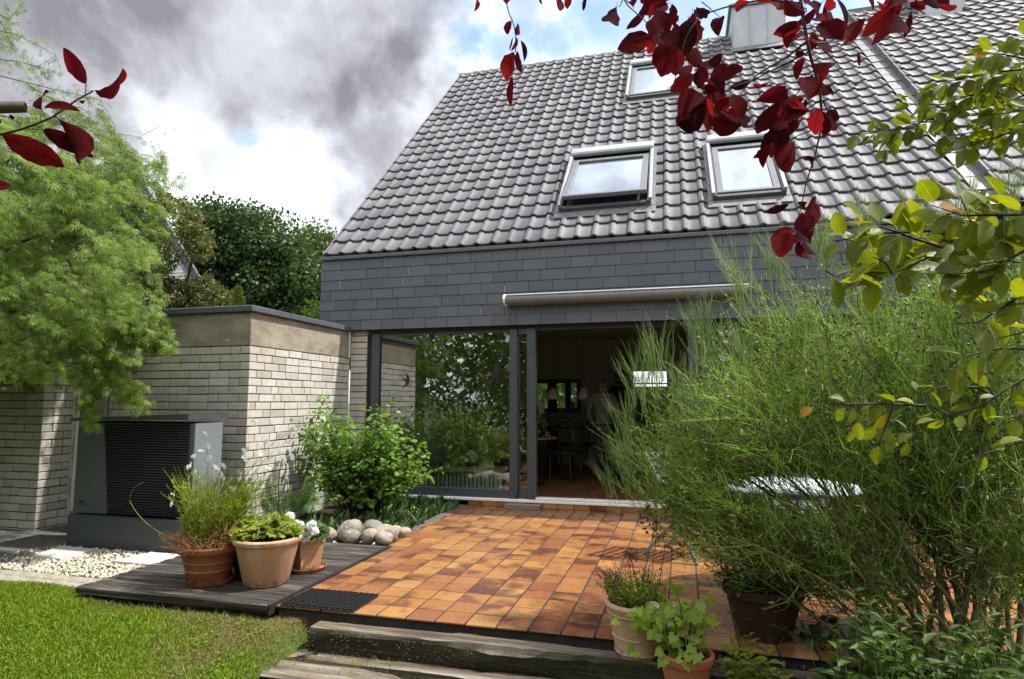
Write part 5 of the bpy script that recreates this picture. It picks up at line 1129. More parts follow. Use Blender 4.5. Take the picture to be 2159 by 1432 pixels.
for u, v in ((655, 640), (664, 655), (648, 660), (672, 668)):
    e = on(u, v, 1, 1.5); sg.tube([b0, e], .006, 5); lp += [e+rng.normal(0, .05, 3) for _ in range(16)]
lp = A(lp); n = len(lp); sg.obj('stem', GSTEM, sp_); leaves(sp_, 'leaf', OV_S, unit(n), unit(n)+A([0, -.5, .6]), np.full(n, .075), np.full(n, .05), lp, L_SHRUB)
# trees on the far side of the garden behind the camera, seen in the window panes
wd = MB(); wt = MB()
for i in range(15):
    c0 = A([-13+i*2.1+rng.normal(0, .5), -17-rng.uniform(0, 6), 0]); hh = rng.uniform(6.5, 10.5); wt.tube([c0+A([0, 0, -.5]), c0+A([0, 0, hh*.6])], [.2, .08], 7)
    cs = c0+A([0, 0, hh*.56])+unit(26)*A([1.9, 1.7, hh*.46]); crowd(wd, cs, np.full(26, .95), 60, .30, OV_S)
n = 26000; Ph = np.stack([rng.uniform(-17, 20, n), -14.2+rng.normal(0, .55, n), 6.2*rng.beta(1.0, 1.15, n)-.4+.5*np.sin(rng.uniform(-17, 20, n))], 1); wd.inst(*OV_S, frames(unit(n)+A([0, 0, -.3]), unit(n)+A([0, .8, .4]), rng.uniform(.16, .30, n), rng.uniform(.10, .2, n)), Ph)
for c0, rr_, zz_ in ((A([-4.6, -6.6, 0]), 1.7, 4.4), (A([-6.5, -4.6, 0]), 1.6, 5.0)):  # two unseen trees added left of view to block skylight on pier and lawn
    wt.tube([c0+A([0, 0, -.4]), c0+A([0, 0, zz_])], [.14, .05], 7); cs = c0+A([0, 0, zz_*.58])+unit(46)*A([rr_, rr_, zz_*.45]); crowd(wd, cs, np.full(46, .55), 110, .14, OV_S)
wo_ = wd.obj('woods', leafmat('garden_tree_leaf', [(.06, .11, .02), (.10, .16, .03), (.13, .19, .04), (.045, .085, .018)], .35, .4, nsc=.5), None, True, kind='stuff'); wt.obj('trunks', BARK, wo_, True, kind='stuff')
# ------------------------------------------------------------------ shrub, ferns and ground cover in the bed
sh = thing('garden_shrub', 'fresh green round leaved shrub in the bed by the window', 'shrub', (.35, -1.05, -.03))
outl = [(640, 870), (665, 842), (715, 838), (730, 868), (742, 895), (765, 850), (800, 845), (815, 838), (840, 850), (858, 890), (885, 915), (905, 945), (895, 965), (925, 1005), (880, 1020), (850, 1045), (780, 1065), (700, 1060), (655, 1020), (615, 1000), (640, 960), (630, 920)]
U = sample(outl, 150); tips = A([on(u, v, 1, -1.15+rng.uniform(-.5, .42)) for u, v in U]); b0 = A([.35, -1.05, -.03]); sb = MB(); lp, ld, ln = [], [], []
for e in tips:
    s0 = b0+A([rng.normal(0, .08), rng.normal(0, .08), 0]); pts = bez(s0, s0*.5+e*.5+A([0, 0, .2]), e, 8); sb.tube(pts, np.linspace(.008, .002, 8), 4, cap=False)
    for _ in range(30):
        t = rng.uniform(.45, 1.05); c_ = s0+(e-s0)*t+A([0, 0, .1*math.sin(math.pi*min(t, 1))]); sd = norm(np.append(rng.normal(0, 1, 2), rng.normal(.1, .35))); lp.append(c_+sd*rng.uniform(.01, .085)); ld.append(norm(sd+A([0, 0, -.25]))); ln.append(norm(A([.1, -.35, .9])+rng.normal(0, .35, 3)))
lp, ld, ln = map(A, (lp, ld, ln)); n = len(lp); Ls = rng.uniform(.038, .068, n); leaves(sh, 'leaf', OV_B, ld, ln, Ls, Ls*.78, lp, L_SHRUB, 300); sb.obj('stems', BARKD, sh, True)
def fern(label, base, tips_):
    t = thing('fern', label, 'fern', base, 'ferns by the brick wall')
    for e, b_ in tips_:
        e = A(e); p0 = A(base); pts = bez(p0, (p0+e)/2+A([0, 0, b_]), e, 26); st = MB().tube(pts[::3], np.linspace(.004, .001, len(pts[::3])), 4, cap=False); D, N, L_, P = [], [], [], []
        for i in range(5, 26):
            T = norm(pts[i]-pts[i-1]); sd = norm(np.cross(T, A([0, -.5, .8]))); ln_ = .125*math.sin(math.pi*min(1, (i-3)/24))**.7*(1-.3*(i/26))
            for sg_ in (-1, 1): D.append(norm(sd*sg_+T*.45+A([0, 0, -.15]))); N.append(norm(np.cross(sd, T))*1.0); L_.append(ln_+.012); P.append(pts[i])
        D, N, L_, P = map(A, (D, N, L_, P)); N = N*np.sign(N[:, 2:3]+1e-6); o = MB().inst(*leaf_oval(.5, .18, .05, (0, .2, .4, .6, .8, 1), [0, .42, .48, .4, .26, 0]), frames(D, N+rng.normal(0, .25, N.shape), L_, L_*.125), P).obj('frond', L_FERN, t, True); st.obj('stalk', GSTEM, t)
y_ = -1.85
fern('upright fern against the brick wall left of the shrub', (on(585, 1110, 1, y_)), [(on(572, 1005, 1, y_+.05), .05), (on(560, 1050, 1, y_), .1), (on(615, 1035, 1, y_-.05), .1), (on(600, 1075, 1, y_-.1), .1)])
fern('arching fern with drooping fronds in front of the shrub', (on(622, 1105, 1, -1.95)), [(on(672, 1075, 1, -2.05), .22), (on(655, 1020, 1, -1.85), .15), (on(676, 1048, 1, -1.9), .2), (on(632, 1050, 1, -1.9), .1)])
gc = thing('lily_leaves', 'dark green lance leaved ground cover below the shrub', 'plant', (.9, -1.1, -.03)); n = 620
bx = rng.uniform(.15, 1.14, n); by = rng.uniform(-1.95, -.12, n); ok = (by > -2.2+.55*sm(bx, 0, .6)*0) & (by > -1.75-.35*(bx < .6)); bx, by = bx[ok], by[ok]; n = len(bx)
D = norm(np.stack([rng.normal(.05, .45, n), rng.normal(-.15, .45, n), rng.uniform(.7, 1.2, n)], 1)); N = norm(np.stack([rng.normal(0, .5, n), rng.normal(-.9, .4, n), rng.normal(.5, .3, n)], 1)); L_ = rng.uniform(.10, .20, n)
leaves(gc, 'leaf', leaf_oval(.5, .4, .10, (0, .15, .35, .6, .82, 1), [0, .3, .48, .45, .25, 0]), D, N, L_, L_*.30, np.stack([bx, by, np.full(n, -.03)], 1), L_DARK, 200)
# ------------------------------------------------------------------ plants in the left pots
ga = thing('gaura_plant', 'tall thin gaura with white flowers and rusty dry base in the brown pot', 'plant', (BX, BY, DZ+.23)); b0 = A([BX, BY, DZ+.235]); gs = MB(); lp, ld, ll = [], [], []; fl_ = []
flw = [(300, 1020), (365, 1044), (364, 1064), (402, 983), (426, 951), (437, 942), (409, 965), (401, 986), (413, 996), (433, 917), (444, 968), (512, 953), (515, 969), (516, 965), (468, 982), (470, 985), (466, 1004), (468, 1009), (505, 1001), (508, 1011), (495, 1035), (535, 889), (545, 980-24), (580, 960), (591, 939), (594, 953), (609, 938), (603, 976), (612, 965), (618, 908), (626, 904), (639, 916), (590, 919), (567, 989), (562, 935), (539, 1016), (452, 987), (460, 994), (524, 829+120)]
for u, v in flw[1:]:
    fl_.append(on(u, v, 1, BY+rng.uniform(-.12, .15)))
fl_.append(on(287, 1020, 1, BY-.05))
for e in fl_[:-1]:
    s0 = b0+A([rng.normal(0, .06), rng.normal(0, .05), 0])+A([(e[0]-b0[0])*.12, 0, 0]); mid = s0+A([(e[0]-s0[0])*.25, 0, (e[2]-s0[2])*.8]); gs.tube(bez(s0, mid, e, 9), np.linspace(.0022, .0009, 9), 3, cap=False)
e = fl_[-1]; gs.tube(bez(b0+A([-.16, -.05, .02]), A([.02, BY-.05, .36]), A([e[0]-.05, BY-.05, .56]), 8), .002, 4); gs.tube(bez(A([e[0]-.05, BY-.05, .56]), A([e[0]-.06, BY-.05, .66]), e+A([.06, 0, .01]), 6), np.linspace(.002, .001, 6), 4)
for k in range(430):
    a = rng.uniform(0, 6.28); r0 = .16*math.sqrt(rng.random()); s0 = b0+A([r0*math.cos(a), r0*math.sin(a), 0]); hgt = rng.uniform(.26, .60)*(1.0 if rng.random() < .8 else 1.15); d = A([math.cos(a)*.42+.20, math.sin(a)*.2, 1.0])+rng.normal(0, .12, 3)
    e = s0+norm(d)*hgt; pts = bez(s0, s0+A([0, 0, hgt*.5]), e, 6); gs.tube(pts, np.linspace(.0018, .0009, 6), 3, cap=False)
    for _ in range(9): t = rng.uniform(.25, 1); lp.append(pts[int(t*5)]+rng.normal(0, .006, 3)); ld.append(norm(norm(d)+rng.normal(0, .42, 3))); ll.append(rng.uniform(.028, .055))
gs.obj('stems', L_GAURA, ga, True); lp, ld, ll = map(A, (lp, ld, ll)); n = len(lp); leaves(ga, 'leaf', LAN_S, ld, unit(n), ll, ll*.16, lp, L_GAURA)
st_ = MB(); lp, ld, ll = [], [], []
for k in range(520):
    a = rng.uniform(0, 6.28); r0 = .19*math.sqrt(rng.random()); s0 = b0+A([r0*math.cos(a), r0*math.sin(a), -.01]); h = rng.uniform(.05, .21); e = s0+norm(A([math.cos(a)*.6, math.sin(a)*.6, .8])+rng.normal(0, .35, 3))*h; st_.tube([s0, (s0+e)/2+rng.normal(0, .01, 3), e], .0014, 3, cap=False)
    for _ in range(3): lp.append(s0+(e-s0)*rng.uniform(.3, 1)); ld.append(unit(1)[0]+A([0, 0, .3])); ll.append(rng.uniform(.02, .04))
for k in range(300): p = b0+A([rng.uniform(-.14, .25), rng.uniform(-.15, .1), rng.uniform(.05, .22)]); lp.append(p); ld.append(norm(A([.4, 0, 1])+rng.normal(0, .3, 3))); ll.append(rng.uniform(.03, .05))
lp, ld, ll = map(A, (lp, ld, ll)); n = len(lp); st_.obj('dry_stems', L_STRAW, ga); leaves(ga, 'dry_leaf', LAN_S, ld, unit(n), ll, ll*.2, lp, L_STRAW, 0, 'dry_foliage')
fm_ = MB()
for i in range(4):
    a = -.9+i*.6; fm_.inst([(0, 0, 0), (-.42, .6, .08), (0, 1, 0), (.42, .6, .08)], [(0, 1, 2, 3)], frames(A([[math.sin(a), math.cos(a), .15]]), A([[0, 0, 1.]]), A([.030]), A([.032])), A([[0, 0, 0]]))
fm_.tube([(0, 0, 0), (0, -.012, .006)], .0008, 3); fme = fm_.mesh('flower', PETAL)
for e in fl_[:-1]: place('flower', fme, ga, Matrix.Translation(Vector(e)) @ Matrix.Rotation(rng.uniform(-1.2, 1.2), 4, 'Y') @ Matrix.Rotation(math.radians(90)+rng.normal(0, .4), 4, 'X') @ Matrix.Diagonal((*(rng.uniform(.75, 1.25),)*3, 1)))
def mound(t, c, rx, ry, h, n, tm, L0, L1, wr, m, nind, name='leaf', droop=.0, nup=1.0):
    a = rng.uniform(0, 6.28, n); r_ = np.sqrt(rng.random(n)); x = r_*np.cos(a); y = r_*np.sin(a); z = h*np.sqrt(np.maximum(0, 1-.8*r_**2))*rng.uniform(.45, 1, n)
    P = np.stack([c[0]+x*rx, c[1]+y*ry, c[2]+z], 1); D = norm(np.stack([x, y, rng.normal(.1-droop, .3, n)], 1)+rng.normal(0, .35, (n, 3))); N = norm(np.stack([x*.5, y*.5-.25, np.full(n, nup)], 1)+rng.normal(0, .3, (n, 3))); L_ = rng.uniform(L0, L1, n); leaves(t, name, tm, D, N, L_, L_*wr, P, m, nind)
he = thing('leafy_plant', 'yellow green scalloped leaf plant filling the pale terracotta pot', 'plant', (TX, TY, DZ+.30)); mound(he, (TX-.02, TY+.01, DZ+.29), .235, .20, .17, 430, HEU, .028, .055, 1, L_HEUCH, 220); mound(he, (TX-.20, TY-.06, DZ+.28), .12, .1, .10, 90, HEU, .03, .05, 1, L_HEUCH, 40)
hs = MB()
for u, v in ((575, 1040), (608, 1030), (548, 1060), (530, 1075), (560, 1045)): e = on(u, v, 1, TY); hs.tube(bez(A([TX, TY, .36]), A([e[0], TY, .4]), e, 6), .0016, 4)
hs.obj('flower_stalk', L_STRAW, he); stk = MB().tube([on(585, 1118, 1, TY), on(588, 1020, 1, TY), on(592, 975, 1, TY+.02)], .0028, 6); stk.obj('plant_stake', BLACK, he)
dl = thing('leafy_plant', 'dark leaved plant in the hidden brown pot between the big ones', 'plant', (.70, -3.42, DZ+.23)); mound(dl, (.70, -3.42, DZ+.23), .15, .13, .10, 120, HEU, .03, .055, 1, L_HEUCH, 60)
ge = thing('white_geranium', 'white flowering geranium in the square terracotta pot', 'plant', (SQX, SQY, DZ+.22)); mound(ge, (SQX+.01, SQY, DZ+.20), .135, .12, .17, 170, HEU, .03, .055, 1, L_GERA, 110)
gst = MB()
for u, v, r_ in ((611, 1089, .030), (622, 1107, .036), (655, 1111, .032), (662, 1120, .028), (643, 1133, .034), (634, 1108, .022), (659, 1105, .02)):
    c_ = on(u, v, 1, SQY-.15); petals(MB(), c_, r_*1.05, 120, .028).obj('blossom', PETAL, ge); gst.tube(bez(A([SQX, SQY, .33]), A([c_[0], SQY, .36]), c_, 5), .0025, 5)
gst.obj('flower_stalk', GSTEM, ge)
# ------------------------------------------------------------------ plants in the right pots
lv = thing('lavender', 'faded lavender and yellow green herbs in the beige pot', 'plant', (RX, RY, RZ+.25)); b0 = A([RX, RY, RZ+.25]); ls = MB(); lp, ld, ll = [], [], []; bp = []
for k in range(150):
    a = rng.uniform(0, 6.28); s0 = b0+A([.12*math.cos(a), .10*math.sin(a), 0])*math.sqrt(rng.random()); d = norm(A([math.cos(a)*.45-.12, math.sin(a)*.3, 1])+rng.normal(0, .15, 3)); h = rng.uniform(.09, .20); e = s0+d*h; ls.tube([s0, (s0+e)/2+A([0, 0, .01]), e], .0013, 3, cap=False)
    for _ in range(12): lp.append(s0+(e-s0)*rng.uniform(.2, 1)); ld.append(norm(d*.5+unit(1)[0])); ll.append(rng.uniform(.014, .032))
for k in range(44):
    a = rng.uniform(0, 6.28); e = b0+A([-.16+rng.normal(0, .05), rng.normal(0, .06), rng.uniform(.12, .26)]) if k < 26 else b0+A([rng.uniform(-.06, .16), rng.normal(0, .06), rng.uniform(.12, .27)]); s0 = b0+A([(e[0]-b0[0])*.6, 0, 0]); pts = bez(s0, s0+A([0, 0, .12]), e, 6); ls.tube(pts, .0011, 3, cap=False)
    for _ in range(16): bp.append(pts[-1]+(pts[-2]-pts[-1])*rng.uniform(0, 2.2)+rng.normal(0, .003, 3))
ls.obj('stems', L_GAURA, lv); lp, ld, ll = map(A, (lp, ld, ll)); n = len(lp); leaves(lv, 'leaf', LAN_S, ld, unit(n), ll, ll*.3, lp, L_HEUCH)
bp = A(bp); n = len(bp); leaves(lv, 'bud', OV_S, unit(n), unit(n), np.full(n, .010), np.full(n, .007), bp, leafmat('lavender_bud', [(.16, .08, .11), (.24, .14, .15), (.20, .11, .06)], .3, .6, (1, 1, 1)), 0, 'flower_spikes')
tl_ = MB(); tl_.add(*leaf_oval(.5, .2, .25, seed=3)); place('dry_leaf', tl_.mesh('dry_leaf', plain('bleached_leaf', (.55, .52, .44), .7)), lv, m4(frames(A([[1., -.2, .5]]), A([[0, -.8, .5]]), A([.07]), A([.05]))[0], (RX+.06, RY-.09, RZ+.27)))
def allium(label, c, r, foot, nray=46):
    t = thing('allium_seedhead', label, 'flower', c, 'dried allium heads'); d = unit(nray); mb = MB()
    for q in d: mb.tube([A(c)+q*r*.08, A(c)+q*r*.92], [.0009, .0007], 3, cap=False)
    mb.obj('rays', ALLI, t); nb = MB(); nb.inst(ico, icf, np.repeat(np.eye(3)[None]*(r*.085), nray, 0), A(c)+d*r); nb.obj('seed_pods', ALLI, t, True, kind='stuff'); MB().tube(bez(A(foot), (A(foot)+A(c))/2+A([.01, 0, 0]), A(c), 6), .0022, 5).obj('stalk', ALLI, t)
allium('small dried allium seed head above the lavender pot', on(1329, 1172, 1, -4.0), .043, (RX+.02, RY, RZ+.24)); allium('largest dried allium seed head in front of the broom', on(1386, 1098, 1, -4.02), .088, (RX+.05, RY, RZ+.24)); allium('dried allium seed head half hidden in the broom left edge', on(1402, 1148, 1, -3.9), .05, (RX+.09, RY+.05, RZ+.24), 16)
iv = thing('ivy', 'light green ivy spilling over the orange terracotta pot', 'plant', (IX, IY, IZ+.18)); U = sample([(1310, 1290), (1390, 1262), (1440, 1270), (1500, 1262), (1490, 1330), (1480, 1375), (1430, 1400), (1390, 1380), (1350, 1330)], 105); P = A([on(u, v, 1, IY-.02+rng.uniform(-.13, .08)) for u, v in U]); P = np.concatenate([P, A([on(u, v, 1, IY-.14) for u, v in ((1332, 1362), (1340, 1375), (1446, 1400), (1452, 1382), (1300, 1310), (1345, 1285), (1470, 1380), (1392, 1375), (1400, 1390), (1426, 1240), (1445, 1235), (1500, 1305), (1510, 1312))])]); n = len(P)
D = norm(np.stack([rng.normal(-.25, .6, n), rng.normal(-.3, .3, n), rng.normal(-.55, .35, n)], 1)); N = norm(np.stack([rng.normal(0, .4, n), np.full(n, -.75), rng.normal(.75, .3, n)], 1)); L_ = rng.uniform(.034, .060, n); leaves(iv, 'leaf', IVY, D, N, L_, L_, P, L_IVY, 150)
vs = MB()
for p in P[::3]: c0 = A([IX, IY, IZ+.2]); vs.tube(bez(c0, (c0+p)/2+A([0, 0, .08]), p, 5), .0016, 4, cap=False)
vs.obj('vines', BARKD, iv, True)
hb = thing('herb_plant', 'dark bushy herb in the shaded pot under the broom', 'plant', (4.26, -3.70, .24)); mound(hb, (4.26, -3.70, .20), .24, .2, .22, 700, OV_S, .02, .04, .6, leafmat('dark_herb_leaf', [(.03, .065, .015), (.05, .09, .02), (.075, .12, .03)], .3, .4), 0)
def sprigs(t, pts, y0, y1, nl, L0, L1, m, nind, bz, wr=.36):
    lp, ld, ln, ll = [], [], [], []; sm2 = MB()
    for u, v in pts:
        e = on(u, v, 1, rng.uniform(y0, y1)); s0 = A([e[0]+rng.normal(.03, .05), e[1]+rng.normal(.05, .05), bz]); T = norm(e-s0); sm2.tube(bez(s0, (s0+e)/2+rng.normal(0, .02, 3), e, 5), np.linspace(.003, .0015, 5), 4, cap=False); H = np.linalg.norm(e-s0)
        for i in range(nl):
            t_ = 1-.8*(i/nl)**1.1; a = i*2.4+rng.normal(0, .3); sd = A([math.cos(a), math.sin(a), .35*(1-i/nl)+.1]); lp.append(s0+(e-s0)*t_); ld.append(norm(sd+rng.normal(0, .15, 3))); ln.append(norm(A([0, -.15, 1])+rng.normal(0, .25, 3))); ll.append(rng.uniform(L0, L1)*(.55+.45*min(1, i/4)))
    lp, ld, ln, ll = map(A, (lp, ld, ln, ll)); leaves(t, 'leaf', leaf_oval(.5, .15, .12, (0, .2, .45, .72, 1), [0, .38, .5, .3, 0]), ld, ln, ll, ll*wr*2*.5, lp, m, nind); sm2.obj('stems', GSTEM, t, True)
p1 = thing('evergreen_plant', 'bright yellow green glossy plant at the bottom edge beside the ivy pot', 'plant', on(1590, 1432, 2, -.25)); sprigs(p1, [(1545, 1365), (1560, 1385), (1580, 1370), (1600, 1395), (1620, 1400), (1575, 1410), (1640, 1420), (1555, 1420), (1600, 1425), (1660, 1432), (1540, 1335), (1530, 1395), (1620, 1365), (1580, 1340)], -4.3, -4.05, 17, .055, .09, L_IVY, 200, -.28)
p2 = thing('evergreen_plant', 'dark green glossy lance leaved plant in the bottom right corner', 'plant', on(1830, 1432, 2, -.3)); U = sample([(1760, 1330), (1800, 1290), (1850, 1260), (1900, 1290), (1990, 1300), (2080, 1290), (2170, 1300), (2170, 1470), (1750, 1470)], 130); sprigs(p2, [(1800, 1245), (1835, 1262), (1885, 1315), (1900, 1330), (1860, 1290)]+[tuple(q) for q in U], -4.75, -4.1, 14, .06, .115, L_PERI, 300, -.32)
p3 = thing('holly', 'dark shaded round leaved plant beside the dark pot', 'plant', on(1720, 1400, 2, -.1)); U = sample([(1665, 1330), (1700, 1300), (1760, 1310), (1760, 1390), (1670, 1400)], 70); P = A([on(u, v, 1, -3.75+rng.uniform(-.15, .15)) for u, v in U]); n = len(P); leaves(p3, 'leaf', OV_B, unit(n), unit(n)+A([0, -.6, .5]), rng.uniform(.04, .065, n), rng.uniform(.035, .055, n), P, L_DARK, 60)
p4 = thing('tall_weed', 'tall weed with drooping toothed leaves standing in the broom', 'plant', on(1860, 1400, 2, -.2)); sprigs(p4, [(1855, 1170), (1880, 1200), (1865, 1215), (2060, 1230), (1760, 1200)], -4.35, -4.2, 20, .045, .075, L_PERI, 60, -.2)
ll_ = MB(); n = 420; P = np.stack([rng.uniform(3.7, 5.2, n), rng.uniform(-4.45, -4.0, n), rng.uniform(-.19, -.05, n)*0-.12], 1); P[:, 2] = np.where(P[:, 1] > -4.14, -.062, -.178)+rng.uniform(0, .02, n); leaves(None, 'x', OV_S, unit(n), unit(n)+A([0, 0, 1.4]), rng.uniform(.02, .045, n), rng.uniform(.015, .03, n), P, leafmat('dead_leaf', [(.06, .035, .02), (.12, .07, .04), (.20, .13, .08)], .1, .7, (1, 1, 1)), 0, 'leaf_litter')
# ------------------------------------------------------------------ broom bush
br = thing('broom_bush', 'huge feathery broom bush with thin green twigs covering the right side', 'bush', (5.25, -3.85, -.2))
pgb = [(1330, 1000), (1350, 930), (1390, 870), (1450, 810), (1510, 745), (1570, 670), (1640, 635), (1720, 605), (1800, 590), (1920, 550), (2050, 510), (2260, 480), (2260, 1180), (1980, 1200), (1820, 1160), (1650, 1210), (1520, 1260), (1480, 1210), (1440, 1110), (1380, 1080)]
U = np.concatenate([sample(pgb, 345), sample([(1345, 1010), (1385, 900), (1470, 820), (1620, 800), (1720, 1000), (1660, 1190), (1500, 1245), (1430, 1120)], 60), sample([(1345, 985), (1400, 940), (1480, 960), (1500, 1100), (1480, 1200), (1420, 1130), (1370, 1060)], 34)]); base = A([5.22, -3.86, -.2]); TW = MB(); ST = MB(); TN = []; tA, tB, tR = [], [], []; podP = []
def twig_batch(mb, A0, M0, B0, r):
    """3-sided tapered twigs with one bend, all at once"""
    n = len(A0); T = norm(B0-A0); ref = np.where(abs(T[:, 2:3]) < .9, A([[0, 0, 1.]]), A([[1., 0, 0]])); X = norm(np.cross(T, ref)); Y = np.cross(T, X); V = []
    for P, k in ((A0, 1.), (M0, .75), (B0, .25)):
        for a in (0, 2.094, 4.189): V.append(P+(X*math.cos(a)+Y*math.sin(a))*(r*k)[:, None])
    V = np.stack(V, 1).reshape(-1, 3); o = (np.arange(n)*9)[:, None, None]; f = A([[i*3+a, i*3+(a+1) % 3, (i+1)*3+(a+1) % 3, (i+1)*3+a] for i in range(2) for a in range(3)])[None]+o
    mb.F.append(f.reshape(-1, 4)+mb.n); mb.V.append(V); mb.T.append(np.zeros(len(V))); mb.n += len(V)
mains = []
for (u, v), i in zip(U, range(len(U))):
    y_ = rng.uniform(-4.25, -3.05) if u > 1500 else rng.uniform(-3.95, -3.25); e = on(u, v, 1, y_); s0 = base+A([rng.normal(0, .16), rng.normal(0, .10), 0]); lift = .55 if e[2] > .7 else .25
    m_ = s0*.52+e*.48+A([0, 0, lift*.5*np.linalg.norm(e-s0)*.6]); pts = bez(s0, m_, e, 12); mains.append(pts)
    if i < 26: ST.tube(pts, np.linspace(rng.uniform(.012, .022), .004, 12), 6, cap=False)
    elif i < 110: ST.tube(pts[4:], np.linspace(.006, .0025, 8), 4, cap=False)
    nb = 18
    for j in range(nb):
        t = rng.uniform(.5, 1.0); k = min(10, int(t*11)); p = pts[k]+(pts[k+1]-pts[k])*(t*11-k); T = norm(pts[k+1]-pts[k]); d = norm(T*.8+A([-.10, -.05, .36])+rng.normal(0, .56, 3)); L_ = rng.uniform(.10, .32); q = p+d*L_+A([0, 0, .03]); tA.append(p); tB.append(q); tR.append(.0023)
        for _ in range(6):
            s_ = rng.uniform(.2, 1); a = p+(q-p)*s_; d2 = norm(d*.65+A([-.04, 0, .42])+rng.normal(0, .52, 3)); tA.append(a); tB.append(a+d2*rng.uniform(.06, .21)); tR.append(.0016)
            if rng.random() < .62: podP.append(a+d2*rng.uniform(.02, .1))
tA, tB, tR = A(tA), A(tB), A(tR); q = px((tA+tB)/2); e_ = ((q[:, 0]-1685)/150)**2+((q[:, 1]-1030)/46)**2; pr_ = np.where(e_ < 1, .09, np.where((q[:, 1] > 1075) & (q[:, 0] > 1500) & (q[:, 0] < 2080), .42, .95)); kp = rng.random(len(tA)) < pr_; tA, tB, tR = tA[kp], tB[kp], tR[kp]; tM = (tA+tB)/2+rng.normal(0, .012, tA.shape)+A([0, 0, -.008]); dd_ = rng.random(len(tA)) < .09; DT = MB(); twig_batch(DT, tA[dd_], tM[dd_], tB[dd_], tR[dd_]*1.15); DT.obj('dead_twigs', plain('dead_twig', (.13, .10, .06), .8, var=.5, sc=20), br, True, kind='stuff'); twig_batch(TW, tA[~dd_], tM[~dd_], tB[~dd_], tR[~dd_]); print('broom twigs', len(tA))
n = len(tA); NL = 60000; w = rng.integers(0, n, NL); t = rng.random((NL, 1)); lfP = tA[w]+(tB[w]-tA[w])*t; TW.inst([(0, 0, 0), (-.5, .5, 0), (0, 1, 0), (.5, .5, 0)], [(0, 1, 2, 3)], frames(norm(norm(tB[w]-tA[w])+rng.normal(0, .6, (NL, 3))), unit(NL), rng.uniform(.008, .020, NL), rng.uniform(.003, .006, NL)), lfP)
TW.obj('twigs', L_BROOM, br, True, kind='stuff')
ST.obj('stems', BSTEM, br, True)
podP = A(podP); q = px(podP); podP = podP[((q[:, 0]-1685)/165)**2+((q[:, 1]-1030)/56)**2 > 1]; n = len(podP); MB().inst([(0, 0, 0), (-.5, .3, .05), (-.4, .75, .02), (0, 1, -.1), (.4, .75, .02), (.5, .3, .05)], [(0, 1, 2, 3, 4, 5)], frames(unit(n)+A([0, 0, -.3]), unit(n), rng.uniform(.022, .042, n), rng.uniform(.006, .011, n)), podP).obj('seed_pods', POD, br, kind='stuff')
# bundles of fresh upright shoots at the rim
SHO = MB(); sA, sM, sB, sR = [], [], [], []
fans = [((1350, 850), (1268, 735), (1400, 690), 20, -3.6), ((1385, 830), (1320, 640), (1440, 640), 26, -3.6), ((1490, 760), (1395, 612), (1520, 590), 34, -3.65), ((1330, 1010), (1255, 930), (1330, 870), 26, -3.65), ((1300, 1050), (1250, 985), (1300, 960), 8, -3.65), ((1330, 930), (1270, 850), (1350, 800), 16, -3.6),
        ((1570, 640), (1480, 492), (1600, 470), 24, -3.6), ((1650, 610), (1560, 480), (1680, 430), 26, -3.5), ((1740, 570), (1660, 440), (1780, 400), 28, -3.4), ((1830, 530), (1760, 400), (1870, 350), 26, -3.4), ((1930, 500), (1870, 370), (1980, 340), 26, -3.3), ((2040, 480), (1990, 340), (2080, 310), 26, -3.3), ((2130, 470), (2080, 330), (2190, 310), 28, -3.2), ((1450, 900), (1380, 740), (1480, 720), 24, -3.8), ((1570, 800), (1500, 660), (1600, 640), 24, -3.9), ((1700, 760), (1640, 610), (1740, 600), 26, -3.95), ((1850, 740), (1790, 580), (1900, 580), 26, -4.0), ((2000, 720), (1940, 560), (2050, 550), 26, -4.0), ((1950, 900), (1890, 740), (1990, 740), 22, -4.1), ((2100, 900), (2040, 720), (2150, 720), 22, -4.1)]
for b_, t0, t1, k, y_ in fans:
    for i in range(int(k*1.5)):
        f_ = rng.random(); u = t0[0]+(t1[0]-t0[0])*f_; v = t0[1]+(t1[1]-t0[1])*f_; s_ = rng.uniform(.45, 1)
        p = on(b_[0]+rng.normal(0, 14), b_[1]+rng.normal(0, 20), 1, y_+rng.normal(0, .06)); e = on(b_[0]+(u-b_[0])*s_, b_[1]+(v-b_[1])*s_, 1, y_+rng.normal(0, .06)); sA.append(p); sB.append(e); sM.append((p+e)/2+A([(p[0]-e[0])*.12, 0, (e[2]-p[2])*.05])); sR.append(.0017)
        for _ in range(3):
            q = p+(e-p)*rng.uniform(.2, .8); d = norm(norm(e-p)+rng.normal(0, .16, 3)); g = q+d*rng.uniform(.06, .2); sA.append(q); sB.append(g); sM.append((q+g)/2); sR.append(.0011)
twig_batch(SHO, A(sA), A(sM), A(sB), A(sR)); SHO.obj('fresh_shoots', L_BROOM2, br, True, kind='stuff')
# ------------------------------------------------------------------ near branches
def near_leaf(parent, mes, b, t, wr, dist, up=0.0, dz=.25):
    p = at(b[0], b[1], dist); q = at(t[0], t[1], dist*(1+rng.uniform(-dz, dz)*.18)); D = q-p; L_ = np.linalg.norm(D); n_ = norm(-FW+RT*rng.normal(0, .42)+UP*rng.normal(up, .42)); M = frames(D[None], n_[None]*rng.choice([-1, 1]), A([L_*.9]), A([L_*wr*.92]))[0]; place('leaf', mes[rng.integers(0, len(mes))], parent, m4(M, p)); return p
RED_ME = [MB().add(*t).mesh('leaf', L_RED, True) for t in RED_T]
rb = thing('plum_branch', 'dark red leaved plum branch hanging in front of the roof', 'branch', at(1700, -60, 1.6))
z5 = lambda x, y: (1300+x/2.558, y/2.558); zr = lambda x, y: (1500+x/3.276, y/3.276); z4b = lambda x, y: (980+x/5.968, y/5.968)
